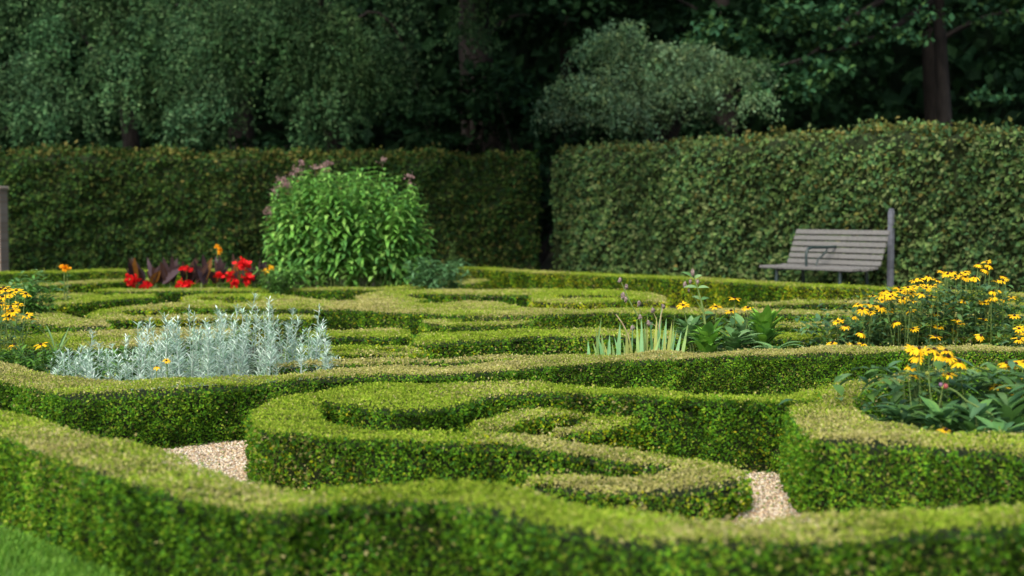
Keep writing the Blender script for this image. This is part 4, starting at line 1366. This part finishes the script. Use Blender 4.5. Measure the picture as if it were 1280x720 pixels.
def dead_head():
    Y = 9.0
    path = [(883, 432), (882, 410), (880, 392), (876, 375), (872, 360), (868, 348), (866, 338)]
    pts = [at_depth(px, py, Y) for px, py in path]
    b = Vector((pts[0].x, Y, 0))
    rt = thing('seed_stalk', 'tall green stalk with purple-brown seed heads and small leaves, centre', 'plant', b)
    o = (b.x, b.y, 0)
    g = Geo()
    tube(g, [b] + pts, np.linspace(0.010, 0.003, 8), 7, mat=0)
    tube(g, [pts[2], at_depth(872, 378, Y), at_depth(864, 366, Y)], [0.004, 0.003, 0.002], 5)
    k = 10
    ip = [2, 3, 3, 4, 4, 5, 5, 3, 4, 2]
    P = np.array([list(pts[i]) for i in ip])
    D = np.array([[rng.choice([-1, 1]) * 1.0, rng.normal() * 0.5, rng.uniform(0.2, 0.9)] for _ in ip])
    blades(g, P, D, np.array([[0, -0.7, 1.0]] * k), rng.uniform(0.06, 0.12, k), 0.03, pick(ROSB, k), droop=0.3, k=6, mat=1)
    g.build('stem', [M_STEM, M_LEAF], rt, o)
    for (px, py, r) in [(866, 341, .02), (863, 352, .014), (856, 356, .017), (872, 352, .016), (861, 363, .012)]:
        g = Geo()
        ellipsoid(g, at_depth(px, py, Y), (r * .7, r * .7, r * 1.1), (.2, .2, .2), 0, 8, 6, .2)
        g.build('seed_head', M_SEED, rt, o)


dead_head()

RBED = [(0.075, 0.18, 0.045), (0.095, 0.21, 0.06), (0.06, 0.145, 0.05), (0.11, 0.235, 0.05)]
grp = 'broad-leaved plants in the right bed'
rosette('big green leafy plant cut by the right edge', 1262, 488, 5.6, 44, 0.16, 0.048, RBED, grp, 0.8)
rosette('leafy plant with pointed leaves in front of the right-edge daisies', 1222, 498, 5.45, 40, 0.15, 0.044, RBED, grp, 1.0)
rosette('dark leafy plant in the left corner of the curved right hedge', 1128, 497, 5.6, 44, 0.13, 0.042, RUDL, grp, 0.6)
rosette('grey-green leafy plant in the middle of the curved right bed', 1178, 500, 5.5, 42, 0.14, 0.044, RBED, grp, 0.8)
rosette('low grey-green leafy plant lapping over the curved right hedge', 1252, 520, 5.3, 34, 0.13, 0.042, RBED, grp, 0.5)

def red_stalk():
    Y = 5.45
    pts = [at_depth(px, py, Y) for px, py in [(1240, 518), (1225, 510), (1208, 501), (1196, 490), (1184, 484)]]
    b = Vector((pts[0].x + 0.06, Y, 0))
    rt = thing('seed_stalk', 'arching green stalk ending in a small dull red bud, right bed', 'plant', b)
    g = Geo()
    tube(g, [b, (b + pts[0]) / 2 + Vector((0.02, 0, 0.05))] + pts, np.linspace(0.005, 0.003, 7), 6)
    g.build('stem', M_STEM, rt, (b.x, b.y, 0))
    for px, py, r, c in [(1182, 483, .010, (0.36, 0.10, 0.09)), (1176, 481, .008, (0.22, 0.13, 0.19))]:
        g = Geo()
        ellipsoid(g, at_depth(px, py, Y), (r, r, r * 1.1), c, 0, 9, 6, .08)
        g.build('bud', M_PETAL, rt, (b.x, b.y, 0))


red_stalk()

# --- left bed: soft green plants
def fern_plant(label, px, Y, ytop, n, spread, pal, group, L=0.06, W=0.02):
    b = at_depth(px, 430, Y)
    top = at_depth(px, ytop, Y).z
    root = thing('leafy_plant', label, 'plant', (b.x, Y, 0), group)
    g = Geo()
    ns = 26
    for i in range(ns):
        a = rng.uniform(0, 6.28)
        r = spread * math.sqrt(rng.uniform())
        tip = np.array([b.x + r * math.cos(a), Y + r * 0.7 * math.sin(a), top * rng.uniform(0.55, 1.0)])
        base = np.array([b.x + 0.3 * r * math.cos(a), Y + 0.2 * r * math.sin(a), 0])
        tube(g, [base, (base + tip) / 2 + np.array([0, 0, 0.03]), tip], [0.003, 0.0025, 0.0015], 5, (0.10, 0.17, 0.04), cap=False)
        k = n // ns
        u = rng.uniform(0.2, 1, k)
        P = base + (tip - base) * u[:, None] + rng.normal(size=(k, 3)) * 0.01
        az = rng.uniform(0, 6.28, k)
        D = np.stack([np.cos(az), np.sin(az), rng.uniform(0, 0.9, k)], axis=1)
        N = np.stack([-np.cos(az) * .4, -np.sin(az) * .4, np.ones(k)], axis=1)
        blades(g, P, D, N, L * rng.uniform(0.6, 1.2, k), W * rng.uniform(0.7, 1.2, k), pick(pal, k) * rng.uniform(0.8, 1.2, (k, 1)), droop=rng.uniform(0.1, 0.5, k), k=4)
    g.build('foliage', M_LEAF, root, (b.x, Y, 0))
    return root


BRG = [(0.09, 0.22, 0.02), (0.07, 0.18, 0.02), (0.12, 0.26, 0.03), (0.06, 0.15, 0.03)]
grp = 'soft green plants in the left bed'
fern_plant('bright green feathery plant between the left-edge daisy and the silver plants', 60, 7.9, 428, 900, 0.24, BRG, grp)
fern_plant('bright green feathery plant under the left-most silver shoots', 110, 7.7, 438, 800, 0.22, BRG, grp)
fern_plant('bright green feathery plant at the left edge on the long hedge', 10, 7.8, 432, 800, 0.2, BRG, grp)
fern_plant('bright green feathery plant behind the middle of the silver plants', 185, 8.5, 438, 800, 0.25, BRG, grp)
fern_plant('low green plant showing between the right-hand silver shoots', 345, 8.3, 450, 700, 0.22, [(0.07, 0.16, 0.03), (0.06, 0.13, 0.03)], grp)
grp = 'far green plants at the left edge'
fern_plant('loose grey-green plant at the left edge in front of the brick pier', 12, 12.5, 338, 900, 0.34, [(0.13, 0.27, 0.07), (0.10, 0.23, 0.06), (0.16, 0.30, 0.10)], grp, 0.10, 0.035)
fern_plant('loose mid-green plant standing behind the left-edge daisy', 38, 12.0, 346, 800, 0.24, [(0.10, 0.25, 0.04), (0.08, 0.20, 0.04)], grp, 0.09, 0.03)
rosette('narrow pale blades between the left-edge daisy and the brown hedge', 70, 408, 8.6, 9, 0.24, 0.016, [(0.12, 0.24, 0.08), (0.16, 0.28, 0.10)], 'soft green plants in the left bed', 2.2)

# --- big round bush (hemp agrimony like) with pinkish heads
def round_bush():
    Y0 = 18.1
    b = at_depth(437, 350, Y0)
    root = thing('round_bush', 'big round bright green bush with dusty pink flower heads', 'bush', (b.x, Y0, 0))
    org = (b.x, Y0, 0)
    sg, lg = Geo(), Geo()
    pal = [(0.165, 0.39, 0.06), (0.13, 0.33, 0.055), (0.24, 0.45, 0.09), (0.10, 0.27, 0.06)]
    ox = [333, 342, 352, 370, 400, 430, 478, 505, 520, 535, 541]
    oy = [270, 240, 222, 212, 205, 203, 205, 222, 235, 258, 290]
    heads = []
    for i in range(230):
        px = rng.uniform(330, 543)
        ty = np.interp(px, ox, oy)
        u = (px - 437) / 104.0
        yo = rng.uniform(-1, 1) * 0.85 * math.sqrt(max(0.05, 1 - u * u))
        Y = Y0 + yo
        low = rng.uniform(0, 1) ** 1.7
        zt = at_depth(px, ty + 2, Y0).z * (1 - 0.10 * yo * yo)
        zt = zt * (1 - 0.75 * low * (0.45 + 0.55 * (yo < 0.1)))
        tip = np.array([at_depth(px, 300, Y0).x, Y, max(0.35, zt)])
        base = np.array([b.x + (tip[0] - b.x) * 0.6, Y0 + yo * 0.5, 0])
        s = np.linspace(0, 1, 6)[:, None]
        pts = base + (tip - base) * s
        pts[:, :2] = base[:2] + (tip[:2] - base[:2]) * s ** 1.5
        tube(sg, pts, np.linspace(0.007, 0.003, 6), 5, cap=False)
        H = tip[2]
        nw = int(H / 0.058)
        for w in range(nw):
            q = (w + 1) / (nw + 0.2)
            if q < 0.3:
                continue
            q = min(q, 1)
            p = np.array([np.interp(q, s[:, 0], pts[:, j]) for j in range(3)])
            k = 4
            az = rng.uniform(0, 6.28) + np.arange(k) * 6.28 / k
            D = np.stack([np.cos(az), np.sin(az), np.full(k, 0.35 + 0.4 * (q > 0.9))], axis=1) + rng.normal(size=(k, 3)) * 0.12
            N = np.stack([-np.cos(az) * .35, -np.sin(az) * .35, np.ones(k)], axis=1)
            sc = 1.0 if q < 0.85 else 0.75
            blades(lg, np.tile(p, (k, 1)), D, N, 0.145 * sc * rng.uniform(0.7, 1.25, k), 0.058 * sc * rng.uniform(0.8, 1.15, k), pick(pal, k) * rng.uniform(0.8, 1.2, (k, 1)), droop=rng.uniform(0.35, 0.95, k), k=5)
        if low < 0.05 and len(heads) < 5:
            heads.append(tip)
    sg.build('stem', M_STEM, root, org)
    lg.build('foliage', M_LEAF, root, org)
    for (px, py) in [(376, 203), (370, 211), (352, 222), (357, 226), (412, 203), (405, 206), (394, 208), (478, 199), (347, 234), (343, 240), (333, 264), (360, 231), (511, 219)]:
        heads.append(np.array(list(at_depth(px, py + 2, Y0 - 0.25 + rng.uniform(0, 0.3)))))
    for h in heads:
        g = Geo()
        k = 26
        P = h + rng.normal(size=(k, 3)) * np.array([0.026, 0.026, 0.018])
        leaf_quads(g, P, rand_dir(k) + np.array([[0, 0, .8]]), rand_dir(k), 0.035, 0.025, pick([(0.30, 0.17, 0.17), (0.24, 0.14, 0.13), (0.36, 0.24, 0.22)], k))
        tube(g, [h - np.array([0, 0, 0.10]), h], [0.004, 0.002], 5, (0.2, 0.16, 0.1), cap=False)
        g.build('flower_head', M_PETAL, root, org)


round_bush()
fern_plant('low grey-green plant spilling from the right foot of the round bush', 545, 17.0, 322, 1500, 0.42, [(0.12, 0.27, 0.10), (0.10, 0.23, 0.08), (0.15, 0.30, 0.13)], 'plants at the foot of the round bush', 0.13, 0.028)
fern_plant('thin upright green weed right of the round bush', 566, 18.2, 298, 260, 0.07, [(0.11, 0.19, 0.05), (0.08, 0.15, 0.04)], 'plants at the foot of the round bush', 0.08, 0.03)
fern_plant('mid-green plant between the red flowers and the round bush', 346, 16.2, 332, 900, 0.24, [(0.14, 0.29, 0.06), (0.11, 0.25, 0.05)], 'plants at the foot of the round bush', 0.10, 0.03)

# --- cannas: dark purple leaves and red flowers
CAN = [(0.042, 0.022, 0.022), (0.058, 0.034, 0.034), (0.030, 0.017, 0.016), (0.085, 0.058, 0.064), (0.05, 0.024, 0.016)]
can_spots = [(173, [(168, 322)], [(160, 350), (170, 348), (165, 354)]), (195, [(184, 322), (201, 330), (190, 335)], [(183, 357)]), (213, [(215, 318), (206, 336), (222, 340)], []),
             (232, [(228, 328), (240, 336)], [(233, 336), (227, 356), (236, 357)]), (252, [(253, 320), (262, 330), (246, 340)], []), (272, [(274, 324), (283, 332)], [(276, 345), (288, 344), (294, 355)]),
             (296, [(291, 318), (300, 336)], [(301, 333), (309, 331), (304, 328)]), (318, [(333, 330), (310, 340)], [(313, 347), (308, 349)])]
can_lab = ['purple-leaved plant with red blooms at the left end of the red-flowered row', 'purple-leaved plant with broad dark leaves next to the left-end red blooms', 'purple-leaved plant with no bloom, left of the high single red bloom', 'purple-leaved plant with a high single red bloom above two low ones',
           'purple-leaved plant with wide pointed leaves in the middle of the row', 'purple-leaved plant with three red blooms below the orange flower', 'purple-leaved plant bearing the highest bunch of red blooms', 'purple-leaved plant nearest the round bush, one leaf leaning right']
for (px, leaves, fls), lab in zip(can_spots, can_lab):
    Y = 17.3 + rng.uniform(-0.15, 0.25)
    b = at_depth(px, 350, Y)
    root = thing('canna', lab, 'flower', (b.x, Y, 0), 'purple-leaved plants with red blooms')
    org = (b.x, Y, 0)
    st = Geo()
    tube(st, [(b.x, Y, 0), (b.x, Y, 0.25), (b.x, Y, 0.4)], [0.018, 0.014, 0.01], 7, (0.1, 0.05, 0.05))
    extra = [(px + rng.uniform(-17, 17), rng.uniform(322, 346)) for _ in range(5)]
    tips_ = [(q, 1) for q in leaves] + [(q, 0) for q in extra]
    for (q, main) in tips_:
        tip = np.array(list(at_depth(q[0], q[1] - 5, Y + rng.uniform(-.15, .1))))
        a = np.array([b.x + rng.normal() * 0.05, Y, 0.22])
        d = tip - a
        g = Geo()
        L = np.linalg.norm(d)
        pal = CAN if rng.uniform() < 0.86 else [(0.16, 0.07, 0.012)]
        blades(g, a[None, :], d[None, :], np.array([[rng.normal() * 0.5, -0.8, 0.5]]), L, rng.uniform(0.07, 0.115), pick(pal, 1), droop=rng.uniform(0, 0.12), fold=0.18, k=8)
        g.build('leaf', M_LEAF, root, org)
    for (qx, qy) in fls:
        p = np.array(list(at_depth(qx, qy, Y - 0.2)))
        tube(st, [(b.x, Y, 0.2), (p[0] * 0.7 + b.x * 0.3, Y - 0.1, p[2] * 0.75), p], [0.010, 0.008, 0.006], 6, (0.1, 0.15, 0.05))
        g = Geo()
        k = 14
        D = nrm(rand_dir(k) + np.array([[0, -0.3, 0.5]]))
        blades(g, np.tile(p, (k, 1)) + rng.normal(size=(k, 3)) * 0.018, D, rand_dir(k), rng.uniform(0.05, 0.085, k), 0.05, pick([(0.68, 0.012, 0.012), (0.78, 0.02, 0.02), (0.55, 0.008, 0.01)], k), droop=0.25, k=4, prof='petal')
        g.build('flower', M_PETAL, root, org)
    st.build('stem', [M_STEM], root, org)


def orange_flower(label, heads, Y, name='orange_flower', c=(0.85, 0.36, 0.008)):
    p0 = at_depth(heads[0][0], heads[0][1], Y)
    root = thing(name, label, 'flower', (p0.x, Y, 0), 'single far orange flowers')
    g = Geo()
    for (px, py) in heads:
        p = at_depth(px, py, Y)
        tube(g, [(p0.x, Y, 0), (p.x, Y, p.z * 0.6), p], [0.007, 0.006, 0.004], 6)
    k = 8
    zz = rng.uniform(0.15, p0.z * 0.8, k)
    P = np.stack([np.full(k, p0.x), np.full(k, Y), zz], axis=1)
    az = rng.uniform(0, 6.28, k)
    blades(g, P, np.stack([np.cos(az), np.sin(az), np.full(k, .6)], axis=1), np.array([[0, -.4, 1.]] * k), 0.13, 0.03, pick(RUDL, k), k=5, mat=1)
    g.build('stem', [M_STEM, M_LEAF], root, (p0.x, Y, 0))
    for (px, py) in heads:
        p = np.array(list(at_depth(px, py, Y)))
        g = Geo()
        k = 16
        D = nrm(rand_dir(k) + np.array([[0, -0.4, 0.4]]))
        blades(g, np.tile(p, (k, 1)), D, rand_dir(k), rng.uniform(0.035, 0.06, k), 0.03, np.array(c) * rng.uniform(.85, 1.1, (k, 1)), droop=0.2, k=4, prof='petal')
        g.build('flower', M_PETAL, root, (p0.x, Y, 0))


orange_flower('tall orange flower with two heads above the red-flowered row', [(271, 309), (275, 313)], 17.6)
orange_flower('yellow flower pair between the red blooms and the round bush', [(339, 335), (331, 339)], 16.6, c=(0.8, 0.45, 0.01))
orange_flower('single orange flower in front of the tall back hedge at the left', [(80, 334), (84, 336)], 14.5)
g_ = None

# ------------------------------------------------------------------ gravel stones and grass
def pebbles():
    g = Geo()
    zones = [([(190, 552), (330, 552), (330, 615), (190, 615)], 9000), ([(920, 590), (1030, 590), (1030, 660), (920, 660)], 7000)]
    for poly, n in zones:
        q = [on_plane(px, py, 0.004) for px, py in poly]
        a, b = rng.uniform(size=(2, n, 1))
        Q = [np.array(list(p)) for p in q]
        P = (Q[0] * (1 - a) + Q[1] * a) * (1 - b) + (Q[3] * (1 - a) + Q[2] * a) * b
        r = rng.uniform(0.004, 0.010, (n, 1))
        e1 = rand_dir(n)
        e1[:, 2] *= 0.3
        e1 = nrm(e1)
        e2 = nrm(np.cross(e1, rand_dir(n)))
        e3 = np.cross(e1, e2)
        sc = rng.uniform(0.55, 1.0, (n, 3))
        c = P + np.array([[0, 0, 1.0]]) * r * 0.45
        V = np.stack([c + e1 * r * sc[:, :1] * 1.2, c - e1 * r * sc[:, :1] * 1.2, c + e2 * r * sc[:, 1:2], c - e2 * r * sc[:, 1:2], c + e3 * r * sc[:, 2:3], c - e3 * r * sc[:, 2:3]], axis=1)
        base = np.arange(n)[:, None] * 6
        tri = np.array([(0, 2, 4), (2, 1, 4), (1, 3, 4), (3, 0, 4), (2, 0, 5), (1, 2, 5), (3, 1, 5), (0, 3, 5)])
        F = (base[:, :, None] + tri[None, :, :]).reshape(-1, 3)
        pal = np.array([(0.50, 0.40, 0.25), (0.42, 0.30, 0.17), (0.58, 0.49, 0.34), (0.32, 0.22, 0.12), (0.62, 0.56, 0.44), (0.27, 0.22, 0.16)])
        col = np.repeat(pal[rng.integers(0, 6, n)] * rng.uniform(0.8, 1.15, (n, 1)), 8, axis=0)
        g.add(V.reshape(-1, 3), F, col, 0, True)
        m = 620
        a, b = rng.uniform(size=(2, m, 1))
        P = (Q[0] * (1 - a) + Q[1] * a) * (1 - b) + (Q[3] * (1 - a) + Q[2] * a) * b + np.array([[0, 0, 0.008]])
        leaf_quads(g, P, rand_dir(m) * np.array([[1, 1, .25]]), nrm(rand_dir(m) * 0.4 + np.array([[0, 0, 1.0]])), rng.uniform(0.008, 0.018, m), 0.009, pick(BOXPAL['green'] + BOXPAL['tan'][:2] + [(0.12, 0.07, 0.03)], m))
    return tag(g.build('gravel', M_STONE), 'loose buff gravel between the hedges', 'gravel', kind='stuff')


pebbles()


def grass():
    g = Geo()
    n = 42000
    Q = [np.array(list(on_plane(px, py, 0.008))) for px, py in [(-120, 630), (60, 690), (260, 780), (-120, 780)]]
    P = []
    a, b = rng.uniform(size=(2, n * 2, 1))
    P = (Q[0] * (1 - a) + Q[1] * a) * (1 - b) + (Q[3] * (1 - a) + Q[2] * a) * b
    P = P[:n]
    az = rng.uniform(0, 6.28, n)
    D = np.stack([np.cos(az) * 0.6, np.sin(az) * 0.6, np.ones(n)], axis=1)
    N = np.stack([-np.cos(az), -np.sin(az), np.full(n, .6)], axis=1)
    pal = [(0.09, 0.24, 0.015), (0.07, 0.19, 0.015), (0.12, 0.28, 0.02), (0.15, 0.29, 0.03)]
    blades(g, P, D, N, rng.uniform(0.03, 0.065, n), 0.004, pick(pal, n) * rng.uniform(0.75, 1.25, (n, 1)), droop=rng.uniform(0.1, 0.7, n), k=4, prof='sword', smooth=False)
    return tag(g.build('grass', M_LEAF), 'bright green mown grass at the foot of the front hedge', 'grass', kind='stuff')


grass()
print('hedge leaves', TOTAL)
